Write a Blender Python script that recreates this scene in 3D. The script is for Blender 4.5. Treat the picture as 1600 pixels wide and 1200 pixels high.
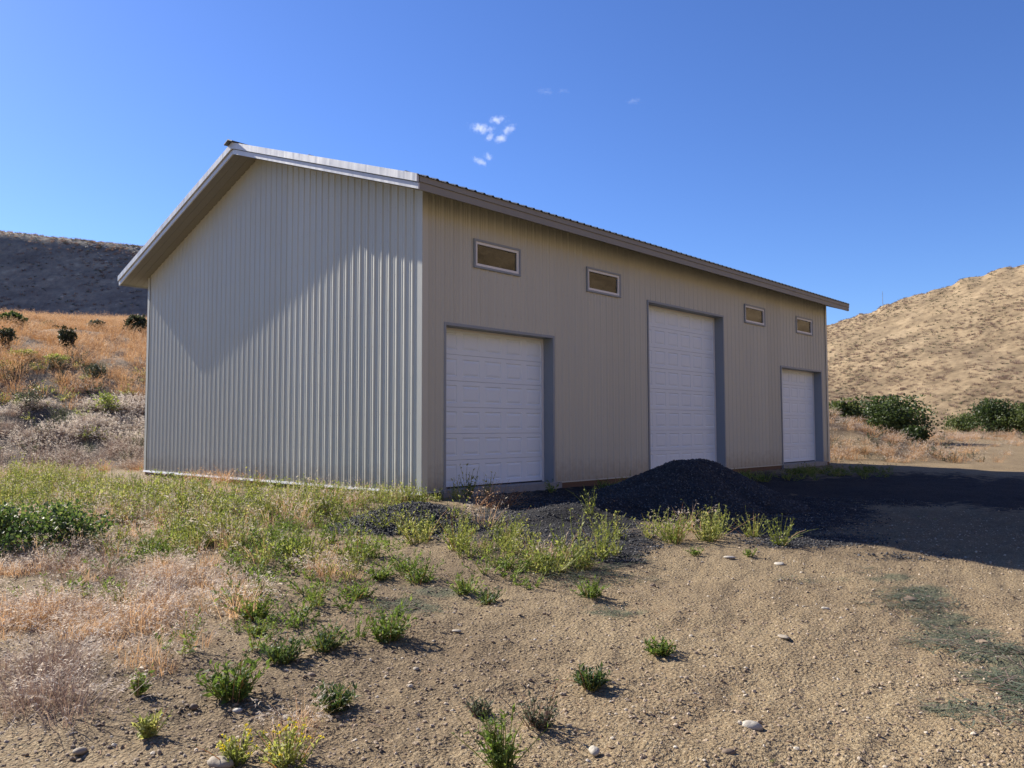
import bpy, math, random
import numpy as np
from mathutils import Matrix, Vector

scene = bpy.context.scene
col = scene.collection
for o in list(bpy.data.objects):
    bpy.data.objects.remove(o)
R = math.radians

# ------------------------------------------------------------------ camera
CAM = np.array([-9.172, -10.81, 1.102]); FPX = 1238.4
PITCH, ROLL, YAW = 0.0574, -0.0027, 0.8167
_f = np.array([math.sin(YAW)*math.cos(PITCH), math.cos(YAW)*math.cos(PITCH), math.sin(PITCH)])
_r0 = np.array([math.cos(YAW), -math.sin(YAW), 0.0]); _u0 = np.cross(_r0, _f)
_r = math.cos(ROLL)*_r0 + math.sin(ROLL)*_u0
_u = -math.sin(ROLL)*_r0 + math.cos(ROLL)*_u0
cam_d = bpy.data.cameras.new('camera'); cam = bpy.data.objects.new('camera', cam_d); col.objects.link(cam)
cam_d.sensor_fit = 'HORIZONTAL'; cam_d.sensor_width = 36.0; cam_d.lens = FPX/1600*36.0
cam_d.clip_start = 0.05; cam_d.clip_end = 6000
cam.matrix_world = Matrix(((_r[0], _u[0], -_f[0], CAM[0]), (_r[1], _u[1], -_f[1], CAM[1]), (_r[2], _u[2], -_f[2], CAM[2]), (0, 0, 0, 1)))
scene.camera = cam
FH = np.array([math.sin(YAW), math.cos(YAW)]); RH = np.array([math.cos(YAW), -math.sin(YAW)])

# ------------------------------------------------------------------ light
SUN_DIR = np.array([-0.1235, 0.8235, 0.554]); SUN_DIR /= np.linalg.norm(SUN_DIR)   # towards the sun
world = bpy.data.worlds.new('World'); scene.world = world; world.use_nodes = True
wn = world.node_tree.nodes; wl = world.node_tree.links
for n in list(wn): wn.remove(n)
sky = wn.new('ShaderNodeTexSky'); sky.sky_type = 'NISHITA'; sky.sun_disc = False
sky.sun_elevation = math.asin(SUN_DIR[2]); sky.sun_rotation = math.atan2(SUN_DIR[0], SUN_DIR[1])
sky.altitude = 600; sky.air_density = 1.0; sky.dust_density = 0.25; sky.ozone_density = 8.0
bg = wn.new('ShaderNodeBackground'); bg.inputs['Strength'].default_value = 0.087
wo = wn.new('ShaderNodeOutputWorld'); hsv = wn.new('ShaderNodeHueSaturation'); hsv.inputs['Saturation'].default_value = 1.06; hsv.inputs['Hue'].default_value = 0.511
wl.new(sky.outputs[0], hsv.inputs['Color']); wl.new(hsv.outputs[0], bg.inputs[0]); wl.new(bg.outputs[0], wo.inputs[0])
sun_d = bpy.data.lights.new('sun', 'SUN'); sun_d.energy = 5.0; sun_d.angle = R(0.55); sun_d.color = (1.0, 0.93, 0.82)
sun = bpy.data.objects.new('sun', sun_d); col.objects.link(sun)
sun.rotation_euler = Vector(SUN_DIR).to_track_quat('Z', 'Y').to_euler(); sun.location = (0, 0, 40)
vs = scene.view_settings
vs.view_transform = 'Standard'; vs.look = 'None'; vs.exposure = 1.02; vs.gamma = 1.0; vs.use_curve_mapping = False
scene.cycles.max_bounces = 8; scene.cycles.transparent_max_bounces = 12

# ------------------------------------------------------------------ noise and terrain
def vnoise(x, y, seed=0):
    x = np.asarray(x, float); y = np.asarray(y, float)
    xi = np.floor(x).astype(np.int64); yi = np.floor(y).astype(np.int64); fx = x-xi; fy = y-yi
    def h(a, b):
        n = (a*374761393 + b*668265263 + seed*974634777) & 0xffffffff
        n = ((n ^ (n >> 13))*1274126177) & 0xffffffff
        return ((n ^ (n >> 16)) & 0xffff)/65535.0
    sx = fx*fx*(3-2*fx); sy = fy*fy*(3-2*fy)
    return (h(xi, yi)*(1-sx)+h(xi+1, yi)*sx)*(1-sy) + (h(xi, yi+1)*(1-sx)+h(xi+1, yi+1)*sx)*sy
def fbm(x, y, octv=4, seed=0, gain=0.5):
    s = 0; a = 1; t = 0
    for i in range(octv):
        s = s + a*vnoise(np.asarray(x)*2**i, np.asarray(y)*2**i, seed+i*17); t += a; a *= gain
    return s/t
def sst(a, b, x):
    t = np.clip((np.asarray(x, float)-a)/(b-a), 0, 1); return t*t*(3-2*t)
def wl_of(x, y):
    dx = np.asarray(x, float)-CAM[0]; dy = np.asarray(y, float)-CAM[1]
    return dx*FH[0]+dy*FH[1], dx*RH[0]+dy*RH[1]
def xy_of(w, l):
    return CAM[0]+w*FH[0]+l*RH[0], CAM[1]+w*FH[1]+l*RH[1]
BL, BW = 18.288, 11.865
GO, EO, ZF, ZR = 0.605, 0.568, 5.195, 7.382
SL = (ZR-ZF)/(BW/2+EO)

def terrain(x, y):
    x = np.asarray(x, float); y = np.asarray(y, float)
    w, l = wl_of(x, y)
    rr = np.hypot(np.maximum(0, -x), np.maximum(0, -y))
    z = -0.13-0.027*np.minimum(rr, 20)
    out = sst(0.1, 1.2, np.maximum.reduce([-x, x-BL, -y, y-BW]))
    z = z + out*((fbm(x*0.45, y*0.45, 3, 5)-0.5)*0.14 + (fbm(x*1.9, y*1.9, 3, 9)-0.5)*0.07)
    # berm of spread gravel in front of the first door
    z = z + 0.19*np.exp(-((y+3.2)/0.55)**2)*sst(-1.4, -0.2, x)*sst(3.2, 1.4, x)
    # gentle valley floor behind
    back = -0.1+0.022*np.maximum(0, w-30)
    z = np.where(w > 30, z+sst(30, 45, w)*(back-z), z)
    # cut bank and field on the left
    zc = np.clip(3.6+(-17.8-l)*0.158, 3.0, 7.0)
    t1 = np.clip((w-25.5)/11.5, 0, 1); t1 = 0.65*t1+0.35*t1*t1*(3-2*t1)
    tf = np.clip((w-37)/56, 0, 1.4)
    zl = z*(1-t1) + zc*t1 + np.where(w > 37, (13.5-zc)*tf, 0)
    zl = zl + sst(25, 29, w)*(fbm(x*0.35, y*0.35, 4, 31)-0.5)*0.9
    A = sst(-2.5, -9.0, l)*sst(22, 27, w)
    z = z*(1-A)+zl*A
    # low bank to the right of the barn
    B = sst(29.5, 37, w+0.25*(fbm(x*.5, y*.5, 2, 3)-.5)*6)*sst(19.5, 14.5, l)*sst(4, 9, l)
    z = z + B*(1.75+(fbm(x*0.6, y*0.6, 3, 41)-0.5)*0.5)*sst(75, 55, w)
    return z

def project(P):
    d = np.asarray(P, float)-CAM; w = d@_f
    w = np.where(np.abs(w) < 1e-6, 1e-6, w)
    return 800+FPX*(d@_r)/w, 600-FPX*(d@_u)/w, w
def ground_at(u, v, dmax=140.0):
    """the ground point a line of sight meets"""
    d = _f + _r*(u-800)/FPX + _u*(600-v)/FPX
    t = np.concatenate([np.linspace(2, 40, 4000), np.linspace(40, dmax, 3000)])
    P = CAM+t[:, None]*d
    dz = P[:, 2]-terrain(P[:, 0], P[:, 1])
    i = np.argmax(dz < 0)
    if dz[i] >= 0: i = len(t)-1
    x, y = P[i, 0], P[i, 1]
    return float(x), float(y), float(terrain(x, y)), float(t[i])

# ------------------------------------------------------------------ materials
MATS = {}
def new_mat(name):
    m = bpy.data.materials.new(name); m.use_nodes = True
    nt = m.node_tree; MATS[name] = m
    return m, nt, nt.nodes, nt.links, nt.nodes['Principled BSDF']
def ramp(nodes, stops, interp='LINEAR'):
    r = nodes.new('ShaderNodeValToRGB'); r.color_ramp.interpolation = interp
    e = r.color_ramp.elements
    while len(e) < len(stops): e.new(0.5)
    for el, (p, c) in zip(e, stops):
        el.position = p; el.color = (*c, 1) if len(c) == 3 else c
    return r
def noise(nodes, links, vec, scale, detail=4, rough=0.6, dist=0.0):
    n = nodes.new('ShaderNodeTexNoise'); n.inputs['Scale'].default_value = scale
    n.inputs['Detail'].default_value = detail; n.inputs['Roughness'].default_value = rough; n.inputs['Distortion'].default_value = dist
    if vec is not None: links.new(vec, n.inputs['Vector'])
    return n
def bump(nodes, links, height, strength, dist, prev=None):
    b = nodes.new('ShaderNodeBump'); b.inputs['Strength'].default_value = strength; b.inputs['Distance'].default_value = dist
    links.new(height, b.inputs['Height'])
    if prev is not None: links.new(prev, b.inputs['Normal'])
    return b
def mixc(nodes, links, fac, a, b, mode='MIX'):
    m = nodes.new('ShaderNodeMix'); m.data_type = 'RGBA'; m.blend_type = mode
    for sock, v in ((m.inputs[0], fac), (m.inputs[6], a), (m.inputs[7], b)):
        if hasattr(v, 'is_output') or isinstance(v, bpy.types.NodeSocket): links.new(v, sock)
        elif isinstance(v, (int, float)): sock.default_value = v
        else: sock.default_value = (*v, 1)
    return m.outputs[2]
def geo_pos(nodes):
    return nodes.new('ShaderNodeNewGeometry').outputs['Position']
def maprange(nodes, links, v, a, b, c=0.0, d=1.0):
    m = nodes.new('ShaderNodeMapRange'); links.new(v, m.inputs[0])
    for i, k in enumerate((a, b, c, d)): m.inputs[1+i].default_value = k
    return m.outputs[0]
def math_n(nodes, links, op, a, b):
    m = nodes.new('ShaderNodeMath'); m.operation = op
    for s, v in ((m.inputs[0], a), (m.inputs[1], b)):
        if isinstance(v, (int, float)): s.default_value = v
        else: links.new(v, s)
    return m.outputs[0]

def metal_mat(name, c, rough=0.42, var=0.06, spec=0.5, wav=0.0):
    m, nt, N, Lk, P = new_mat(name)
    pos = geo_pos(N)
    n1 = noise(N, Lk, pos, 1.3, 5, 0.65)
    mp = N.new('ShaderNodeMapping'); mp.inputs['Scale'].default_value = (9, 9, 0.5); Lk.new(pos, mp.inputs[0])
    n2 = noise(N, Lk, mp.outputs[0], 1.0, 5, 0.65)
    f = math_n(N, Lk, 'ADD', n1.outputs[0], n2.outputs[0])
    f = maprange(N, Lk, f, 0.7, 1.3)
    c0 = tuple(k*(1-var) for k in c); c1 = tuple(min(1, k*(1+var)) for k in c)
    Lk.new(mixc(N, Lk, f, c0, c1), P.inputs['Base Color'])
    Lk.new(maprange(N, Lk, n1.outputs[0], 0.3, 0.7, rough-0.06, rough+0.1), P.inputs['Roughness'])
    P.inputs['Specular IOR Level'].default_value = spec
    if name == 'siding_tan':
        oi = N.new('ShaderNodeObjectInfo'); src = P.inputs['Base Color'].links[0].from_socket
        hv = N.new('ShaderNodeHueSaturation'); Lk.new(src, hv.inputs['Color']); Lk.new(maprange(N, Lk, oi.outputs['Random'], 0, 1, 0.955, 1.045), hv.inputs['Value'])
        sx = N.new('ShaderNodeSeparateXYZ'); Lk.new(pos, sx.inputs[0]); ns = noise(N, Lk, pos, 6.0, 5, 0.7)
        k = math_n(N, Lk, 'SUBTRACT', math_n(N, Lk, 'MULTIPLY', ns.outputs[0], 0.95), sx.outputs[2])
        Lk.new(mixc(N, Lk, math_n(N, Lk, 'MULTIPLY', maprange(N, Lk, k, 0.0, 0.5), 0.55), hv.outputs[0], (0.27, 0.205, 0.135)), P.inputs['Base Color'])
    if wav:
        mp2 = N.new('ShaderNodeMapping'); mp2.inputs['Scale'].default_value = (5, 5, 1.1); Lk.new(pos, mp2.inputs[0])
        n3 = noise(N, Lk, mp2.outputs[0], 1.0, 2, 0.5)
        b = bump(N, Lk, n3.outputs[0], 1.0, wav); Lk.new(b.outputs[0], P.inputs['Normal'])
    return m
SIDING = metal_mat('siding_tan', (0.487, 0.483, 0.414), 0.40, 0.02, 0.4, wav=0.005)
TRIM = metal_mat('trim_tan', (0.50, 0.495, 0.425), 0.42, 0.05)
RAKE = metal_mat('rake_galvanised', (0.56, 0.57, 0.58), 0.4, 0.1, 0.6, wav=0.012)
FASCIA = metal_mat('fascia_taupe', (0.235, 0.225, 0.20), 0.5, 0.05)
SOFFIT = metal_mat('soffit_taupe', (0.22, 0.21, 0.185), 0.55, 0.05)
GREYTRIM = metal_mat('opening_trim_grey', (0.25, 0.285, 0.32), 0.45, 0.06)
ROOF = metal_mat('roof_charcoal', (0.10, 0.11, 0.12), 0.45, 0.1)
VINYL = metal_mat('vinyl_white', (0.74, 0.74, 0.73), 0.4, 0.02)
BLACK = metal_mat('rubber_black', (0.02, 0.02, 0.022), 0.7, 0.1)
STEEL = metal_mat('screw_head', (0.42, 0.40, 0.36), 0.45, 0.02)

m, nt, N, Lk, P = new_mat('door_white'); DOORM = m
pos = geo_pos(N); mp = N.new('ShaderNodeMapping'); mp.inputs['Scale'].default_value = (14, 14, 190); Lk.new(pos, mp.inputs[0])
n = noise(N, Lk, mp.outputs[0], 1.0, 4, 0.7)
n2 = noise(N, Lk, pos, 2.0, 5, 0.6)
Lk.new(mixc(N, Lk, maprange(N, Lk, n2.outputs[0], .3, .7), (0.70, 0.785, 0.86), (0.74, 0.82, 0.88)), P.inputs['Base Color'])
P.inputs['Roughness'].default_value = 0.42
Lk.new(bump(N, Lk, n.outputs[0], 0.5, 0.0012).outputs[0], P.inputs['Normal'])

m, nt, N, Lk, P = new_mat('window_glass'); GLASS = m
N.remove(P); out = N['Material Output']
tr = N.new('ShaderNodeBsdfTransparent'); tr.inputs[0].default_value = (0.72, 0.75, 0.75, 1)
gl = N.new('ShaderNodeBsdfGlossy'); gl.inputs['Roughness'].default_value = 0.0
fr = N.new('ShaderNodeFresnel'); fr.inputs[0].default_value = 1.75
gn = noise(N, Lk, geo_pos(N), 7.0, 2, 0.5)
gb = bump(N, Lk, gn.outputs[0], 0.25, 0.002); Lk.new(gb.outputs[0], gl.inputs['Normal'])
mx = N.new('ShaderNodeMixShader'); Lk.new(fr.outputs[0], mx.inputs[0]); Lk.new(tr.outputs[0], mx.inputs[1]); Lk.new(gl.outputs[0], mx.inputs[2])
Lk.new(mx.outputs[0], out.inputs[0])

def wood_mat(name, c0, c1):
    m, nt, N, Lk, P = new_mat(name); pos = geo_pos(N)
    mp = N.new('ShaderNodeMapping'); mp.inputs['Scale'].default_value = (2, 2, 40); Lk.new(pos, mp.inputs[0])
    n = noise(N, Lk, mp.outputs[0], 1.0, 5, 0.7)
    Lk.new(mixc(N, Lk, n.outputs[0], c0, c1), P.inputs['Base Color']); P.inputs['Roughness'].default_value = 0.85
    Lk.new(bump(N, Lk, n.outputs[0], 0.5, 0.004).outputs[0], P.inputs['Normal']); return m
SKIRT = wood_mat('skirt_timber', (0.09, 0.05, 0.03), (0.20, 0.12, 0.075))
BARK = wood_mat('bark_grey', (0.09, 0.075, 0.06), (0.17, 0.14, 0.115))
m, nt, N, Lk, P = new_mat('concrete'); CONC = m
n = noise(N, Lk, geo_pos(N), 9.0, 6, 0.7)
Lk.new(mixc(N, Lk, n.outputs[0], (0.19, 0.185, 0.175), (0.36, 0.35, 0.33)), P.inputs['Base Color']); P.inputs['Roughness'].default_value = 0.9
Lk.new(bump(N, Lk, n.outputs[0], 0.4, 0.01).outputs[0], P.inputs['Normal'])

# ground: dirt, dark gravel, raked green litter and dry-grass thatch, mixed by where each lies
m, nt, N, Lk, P = new_mat('dirt_ground'); GROUND = m
pos = geo_pos(N)
def attr(name):
    a = N.new('ShaderNodeAttribute'); a.attribute_name = name; return a.outputs['Fac']
nA = noise(N, Lk, pos, 0.55, 3, 0.6); nB = noise(N, Lk, pos, 9.0, 5, 0.72); nC = noise(N, Lk, pos, 60.0, 2, 0.7)
vo = N.new('ShaderNodeTexVoronoi'); vo.inputs['Scale'].default_value = 38; vo.inputs['Randomness'].default_value = 1; Lk.new(pos, vo.inputs['Vector'])
vo2 = N.new('ShaderNodeTexVoronoi'); vo2.inputs['Scale'].default_value = 95; Lk.new(pos, vo2.inputs['Vector'])
dirt = ramp(N, [(0.30, (0.105, 0.073, 0.039)), (0.43, (0.176, 0.125, 0.067)), (0.55, (0.238, 0.176, 0.095)), (0.72, (0.316, 0.246, 0.140))])
Lk.new(math_n(N, Lk, 'ADD', math_n(N, Lk, 'MULTIPLY', nA.outputs[0], 0.6), math_n(N, Lk, 'MULTIPLY', nB.outputs[0], 0.4)), dirt.inputs[0])
peb = ramp(N, [(0.0, (0.087, 0.062, 0.037)), (0.35, (0.185, 0.133, 0.078)), (0.7, (0.281, 0.216, 0.133)), (1.0, (0.386, 0.327, 0.234))])
Lk.new(vo.outputs['Color'], peb.inputs[0])
c = mixc(N, Lk, math_n(N, Lk, 'MULTIPLY', maprange(N, Lk, vo.outputs['Distance'], 0.0, 0.55, 1, 0), 0.6), dirt.outputs[0], peb.outputs[0])
peb2 = ramp(N, [(0.0, (0.046, 0.036, 0.026)), (0.18, (0.080, 0.057, 0.035)), (0.4, (0.194, 0.138, 0.082)), (0.75, (0.316, 0.241, 0.144)), (1.0, (0.457, 0.397, 0.289))]); Lk.new(vo2.outputs['Color'], peb2.inputs[0])
c = mixc(N, Lk, 0.58, c, peb2.outputs[0])
def zone(name, scale, lo, hi, amp=0.55):
    nz = noise(N, Lk, pos, scale, 3, 0.7)
    s = math_n(N, Lk, 'ADD', attr(name), math_n(N, Lk, 'MULTIPLY', math_n(N, Lk, 'SUBTRACT', nz.outputs[0], 0.5), amp*2))
    return maprange(N, Lk, s, lo, hi)
soil_shade_r = ramp(N, [(0.3, (0.065, 0.045, 0.027)), (0.48, (0.110, 0.078, 0.046)), (0.62, (0.173, 0.125, 0.074)), (0.8, (0.294, 0.225, 0.139))])
Lk.new(math_n(N, Lk, 'ADD', math_n(N, Lk, 'MULTIPLY', nB.outputs[0], 0.6), math_n(N, Lk, 'MULTIPLY', vo2.outputs['Color'], 0.4)), soil_shade_r.inputs[0])
c = mixc(N, Lk, math_n(N, Lk, 'MULTIPLY', zone('soil', 0.9, 0.25, 0.85, 0.45), 0.72), c, soil_shade_r.outputs[0])  # turned-earth colour, also used as painted shade on the dirt beside the barn
dryr = ramp(N, [(0.3, (0.12, 0.085, 0.055)), (0.5, (0.21, 0.15, 0.095)), (0.72, (0.33, 0.25, 0.165))])
Lk.new(nB.outputs[0], dryr.inputs[0])
c = mixc(N, Lk, zone('dry', 1.7, 0.35, 0.65), c, dryr.outputs[0])
bankr = ramp(N, [(0.3, (0.055, 0.042, 0.032)), (0.55, (0.13, 0.10, 0.075)), (0.75, (0.26, 0.21, 0.165))])
Lk.new(nB.outputs[0], bankr.inputs[0])
c = mixc(N, Lk, zone('bank', 1.1, 0.35, 0.7), c, bankr.outputs[0])
litr = ramp(N, [(0.3, (0.045, 0.054, 0.034)), (0.6, (0.10, 0.108, 0.066)), (0.8, (0.19, 0.18, 0.115))])
Lk.new(nC.outputs[0], litr.inputs[0])
c = mixc(N, Lk, math_n(N, Lk, 'MULTIPLY', zone('litter', 5.0, 0.35, 0.7, 0.6), 0.85), c, litr.outputs[0])
grr = ramp(N, [(0.0, (0.007, 0.007, 0.008)), (0.5, (0.016, 0.016, 0.019)), (0.85, (0.030, 0.030, 0.032)), (1.0, (0.060, 0.058, 0.056))])
Lk.new(vo.outputs['Color'], grr.inputs[0])
gz = zone('gravel', 3.0, 0.38, 0.62, 0.5)
c = mixc(N, Lk, gz, c, grr.outputs[0])
Lk.new(c, P.inputs['Base Color']); P.inputs['Roughness'].default_value = 0.95; P.inputs['Specular IOR Level'].default_value = 0.2
b1 = bump(N, Lk, nB.outputs[0], 0.8, 0.022)
b2 = bump(N, Lk, vo.outputs['Distance'], -0.7, 0.014, b1.outputs[0]) if False else bump(N, Lk, maprange(N, Lk, vo.outputs['Distance'], 0, 0.6, 1, 0), 0.75, 0.012, b1.outputs[0])
b2 = bump(N, Lk, maprange(N, Lk, vo2.outputs['Distance'], 0, 0.6, 1, 0), 0.7, 0.006, b2.outputs[0])
b3 = bump(N, Lk, nC.outputs[0], 0.6, 0.006, b2.outputs[0])
Lk.new(b3.outputs[0], P.inputs['Normal'])

def hill_mat(name, stops, sc, dark):
    m, nt, N, Lk, P = new_mat(name); pos = geo_pos(N)
    mr = N.new('ShaderNodeMapping'); mr.inputs['Rotation'].default_value = (0, 0, R(20)); Lk.new(pos, mr.inputs[0])
    mp = N.new('ShaderNodeMapping'); mp.inputs['Scale'].default_value = (0.2, 1.0, 1.6); Lk.new(mr.outputs[0], mp.inputs[0])
    a = noise(N, Lk, mp.outputs[0], sc, 7, 0.68, 0.4); b = noise(N, Lk, pos, 1.1, 6, 0.7)
    r = ramp(N, stops)
    Lk.new(math_n(N, Lk, 'ADD', math_n(N, Lk, 'MULTIPLY', a.outputs[0], 0.6), math_n(N, Lk, 'MULTIPLY', b.outputs[0], 0.4)), r.inputs[0])
    v = N.new('ShaderNodeTexVoronoi'); v.inputs['Scale'].default_value = 0.95; Lk.new(pos, v.inputs['Vector'])
    cc = mixc(N, Lk, math_n(N, Lk, 'MULTIPLY', maprange(N, Lk, v.outputs['Distance'], 0.12, 0.34, 1, 0), 0.22), r.outputs[0], dark)
    Lk.new(cc, P.inputs['Base Color']); P.inputs['Roughness'].default_value = 1; P.inputs['Specular IOR Level'].default_value = 0.1
    b2 = bump(N, Lk, b.outputs[0], 0.6, 0.2); Lk.new(b2.outputs[0], P.inputs['Normal'])
    return m
HILLR = hill_mat('dry_hillside', [(0.37, (0.135, 0.098, 0.060)), (0.45, (0.215, 0.158, 0.095)), (0.53, (0.295, 0.218, 0.130)), (0.64, (0.40, 0.30, 0.182))], 0.28, (0.15, 0.12, 0.072))
HILLL = hill_mat('scree_hillside', [(0.36, (0.135, 0.116, 0.097)), (0.48, (0.210, 0.181, 0.146)), (0.58, (0.300, 0.258, 0.196)), (0.68, (0.510, 0.435, 0.311))], 0.22, (0.135, 0.116, 0.095))

m, nt, N, Lk, P = new_mat('dark_gravel'); GRAV = m
pos = geo_pos(N)
v = N.new('ShaderNodeTexVoronoi'); v.inputs['Scale'].default_value = 40; Lk.new(pos, v.inputs['Vector'])
r = ramp(N, [(0, (0.008, 0.008, 0.009)), (0.5, (0.018, 0.018, 0.020)), (0.9, (0.035, 0.035, 0.037)), (1, (0.07, 0.068, 0.065))]); Lk.new(v.outputs['Color'], r.inputs[0])
Lk.new(r.outputs[0], P.inputs['Base Color']); P.inputs['Roughness'].default_value = 0.85; P.inputs['Specular IOR Level'].default_value = 0.3
Lk.new(bump(N, Lk, maprange(N, Lk, v.outputs['Distance'], 0, 0.6, 1, 0), 1.0, 0.02).outputs[0], P.inputs['Normal'])

def stone_mat(name, stops, rough=0.8):
    m, nt, N, Lk, P = new_mat(name)
    oi = N.new('ShaderNodeObjectInfo'); g = N.new('ShaderNodeNewGeometry')
    n = noise(N, Lk, g.outputs['Position'], 45, 5, 0.65)
    f = math_n(N, Lk, 'ADD', math_n(N, Lk, 'MULTIPLY', math_n(N, Lk, 'FRACT', math_n(N, Lk, 'ADD', oi.outputs['Random'], g.outputs['Random Per Island']), 0), 0.8), math_n(N, Lk, 'MULTIPLY', n.outputs[0], 0.25))
    r = ramp(N, stops); Lk.new(f, r.inputs[0]); Lk.new(r.outputs[0], P.inputs['Base Color']); P.inputs['Roughness'].default_value = rough
    P.inputs['Specular IOR Level'].default_value = 0.3
    Lk.new(bump(N, Lk, n.outputs[0], 0.4, 0.006).outputs[0], P.inputs['Normal']); return m
PEBBLE = stone_mat('field_pebble', [(0.05, (0.17, 0.12, 0.08)), (0.4, (0.29, 0.215, 0.14)), (0.75, (0.40, 0.31, 0.215)), (0.92, (0.48, 0.42, 0.33)), (1.0, (0.58, 0.55, 0.49))])
CHIP = stone_mat('gravel_chip', [(0.05, (0.020, 0.020, 0.022)), (0.5, (0.048, 0.048, 0.051)), (0.85, (0.085, 0.084, 0.086)), (1.0, (0.20, 0.19, 0.17))], 0.7)
PALE = stone_mat('pale_stone', [(0.1, (0.29, 0.24, 0.18)), (0.6, (0.37, 0.33, 0.265)), (1.0, (0.48, 0.45, 0.40))])
BROWNST = stone_mat('brown_stone', [(0.1, (0.15, 0.11, 0.08)), (0.6, (0.26, 0.19, 0.13)), (1.0, (0.36, 0.29, 0.21))])

def leaf_mat(name, stops, trans=0.35, gloss=0.25):
    m, nt, N, Lk, P = new_mat(name); out = N['Material Output']
    g = N.new('ShaderNodeNewGeometry'); oi = N.new('ShaderNodeObjectInfo')
    f = math_n(N, Lk, 'ADD', math_n(N, Lk, 'MULTIPLY', g.outputs['Random Per Island'], 0.6), math_n(N, Lk, 'MULTIPLY', oi.outputs['Random'], 0.4))
    r = ramp(N, stops); Lk.new(f, r.inputs[0])
    Lk.new(r.outputs[0], P.inputs['Base Color']); P.inputs['Roughness'].default_value = 0.55; P.inputs['Specular IOR Level'].default_value = gloss
    t = N.new('ShaderNodeBsdfTranslucent'); hs = N.new('ShaderNodeHueSaturation'); hs.inputs['Value'].default_value = 1.5; hs.inputs['Saturation'].default_value = 1.1
    Lk.new(r.outputs[0], hs.inputs['Color']); Lk.new(hs.outputs[0], t.inputs[0])
    mx = N.new('ShaderNodeMixShader'); mx.inputs[0].default_value = trans
    Lk.new(P.outputs[0], mx.inputs[1]); Lk.new(t.outputs[0], mx.inputs[2]); Lk.new(mx.outputs[0], out.inputs[0]); return m
WEEDG = leaf_mat('weed_leaf', [(0.1, (0.069, 0.108, 0.026)), (0.5, (0.127, 0.180, 0.042)), (0.9, (0.207, 0.252, 0.070))], 0.42)
WEEDY = leaf_mat('yellow_green_weed', [(0.1, (0.143, 0.176, 0.042)), (0.45, (0.247, 0.277, 0.074)), (0.75, (0.364, 0.365, 0.126)), (0.95, (0.494, 0.432, 0.189))], 0.4)
WEEDD = leaf_mat('dark_weed_leaf', [(0.1, (0.035, 0.06, 0.02)), (0.5, (0.065, 0.10, 0.032)), (0.9, (0.12, 0.155, 0.05))], 0.38, 0.4)
DRYT = leaf_mat('dry_grass_tan', [(0.1, (0.300, 0.185, 0.105)), (0.5, (0.480, 0.314, 0.185)), (0.9, (0.624, 0.448, 0.280))], 0.35, 0.2)
DRYO = leaf_mat('dry_grass_rust', [(0.1, (0.272, 0.144, 0.073)), (0.5, (0.421, 0.241, 0.119)), (0.9, (0.570, 0.372, 0.198))], 0.3, 0.2)
DRYP = leaf_mat('dry_stem_mauve', [(0.1, (0.14, 0.095, 0.075)), (0.5, (0.25, 0.175, 0.14)), (0.9, (0.37, 0.28, 0.22))], 0.25, 0.2)
FLUFF = leaf_mat('pale_seed_head', [(0.1, (0.40, 0.33, 0.27)), (0.5, (0.55, 0.48, 0.40)), (0.9, (0.68, 0.62, 0.54))], 0.35, 0.1)
SAGE = leaf_mat('sage_leaf', [(0.1, (0.055, 0.065, 0.038)), (0.5, (0.10, 0.11, 0.065)), (0.9, (0.16, 0.165, 0.10))], 0.2, 0.15)
SHRUBG = leaf_mat('shrub_leaf', [(0.1, (0.020, 0.036, 0.012)), (0.5, (0.040, 0.063, 0.019)), (0.9, (0.076, 0.104, 0.032))], 0.3, 0.35)
SHRUBL = leaf_mat('light_shrub_leaf', [(0.1, (0.043, 0.061, 0.020)), (0.5, (0.076, 0.101, 0.032)), (0.9, (0.122, 0.144, 0.050))], 0.35, 0.3)
LITTER = leaf_mat('raked_weed_litter', [(0.1, (0.042, 0.058, 0.034)), (0.5, (0.085, 0.105, 0.062)), (0.9, (0.19, 0.20, 0.13))], 0.15, 0.2)
BRAMBLE = leaf_mat('bramble_leaf', [(0.1, (0.022, 0.042, 0.016)), (0.55, (0.05, 0.085, 0.028)), (0.8, (0.12, 0.16, 0.045)), (0.95, (0.24, 0.27, 0.09))], 0.4, 0.5)
OLIVE = leaf_mat('olive_twig_leaf', [(0.1, (0.035, 0.042, 0.022)), (0.5, (0.06, 0.07, 0.036)), (0.9, (0.10, 0.11, 0.058))], 0.2, 0.2)
FLOWER = leaf_mat('yellow_flower', [(0.1, (0.55, 0.42, 0.04)), (0.9, (0.65, 0.55, 0.10))], 0.3)

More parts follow.
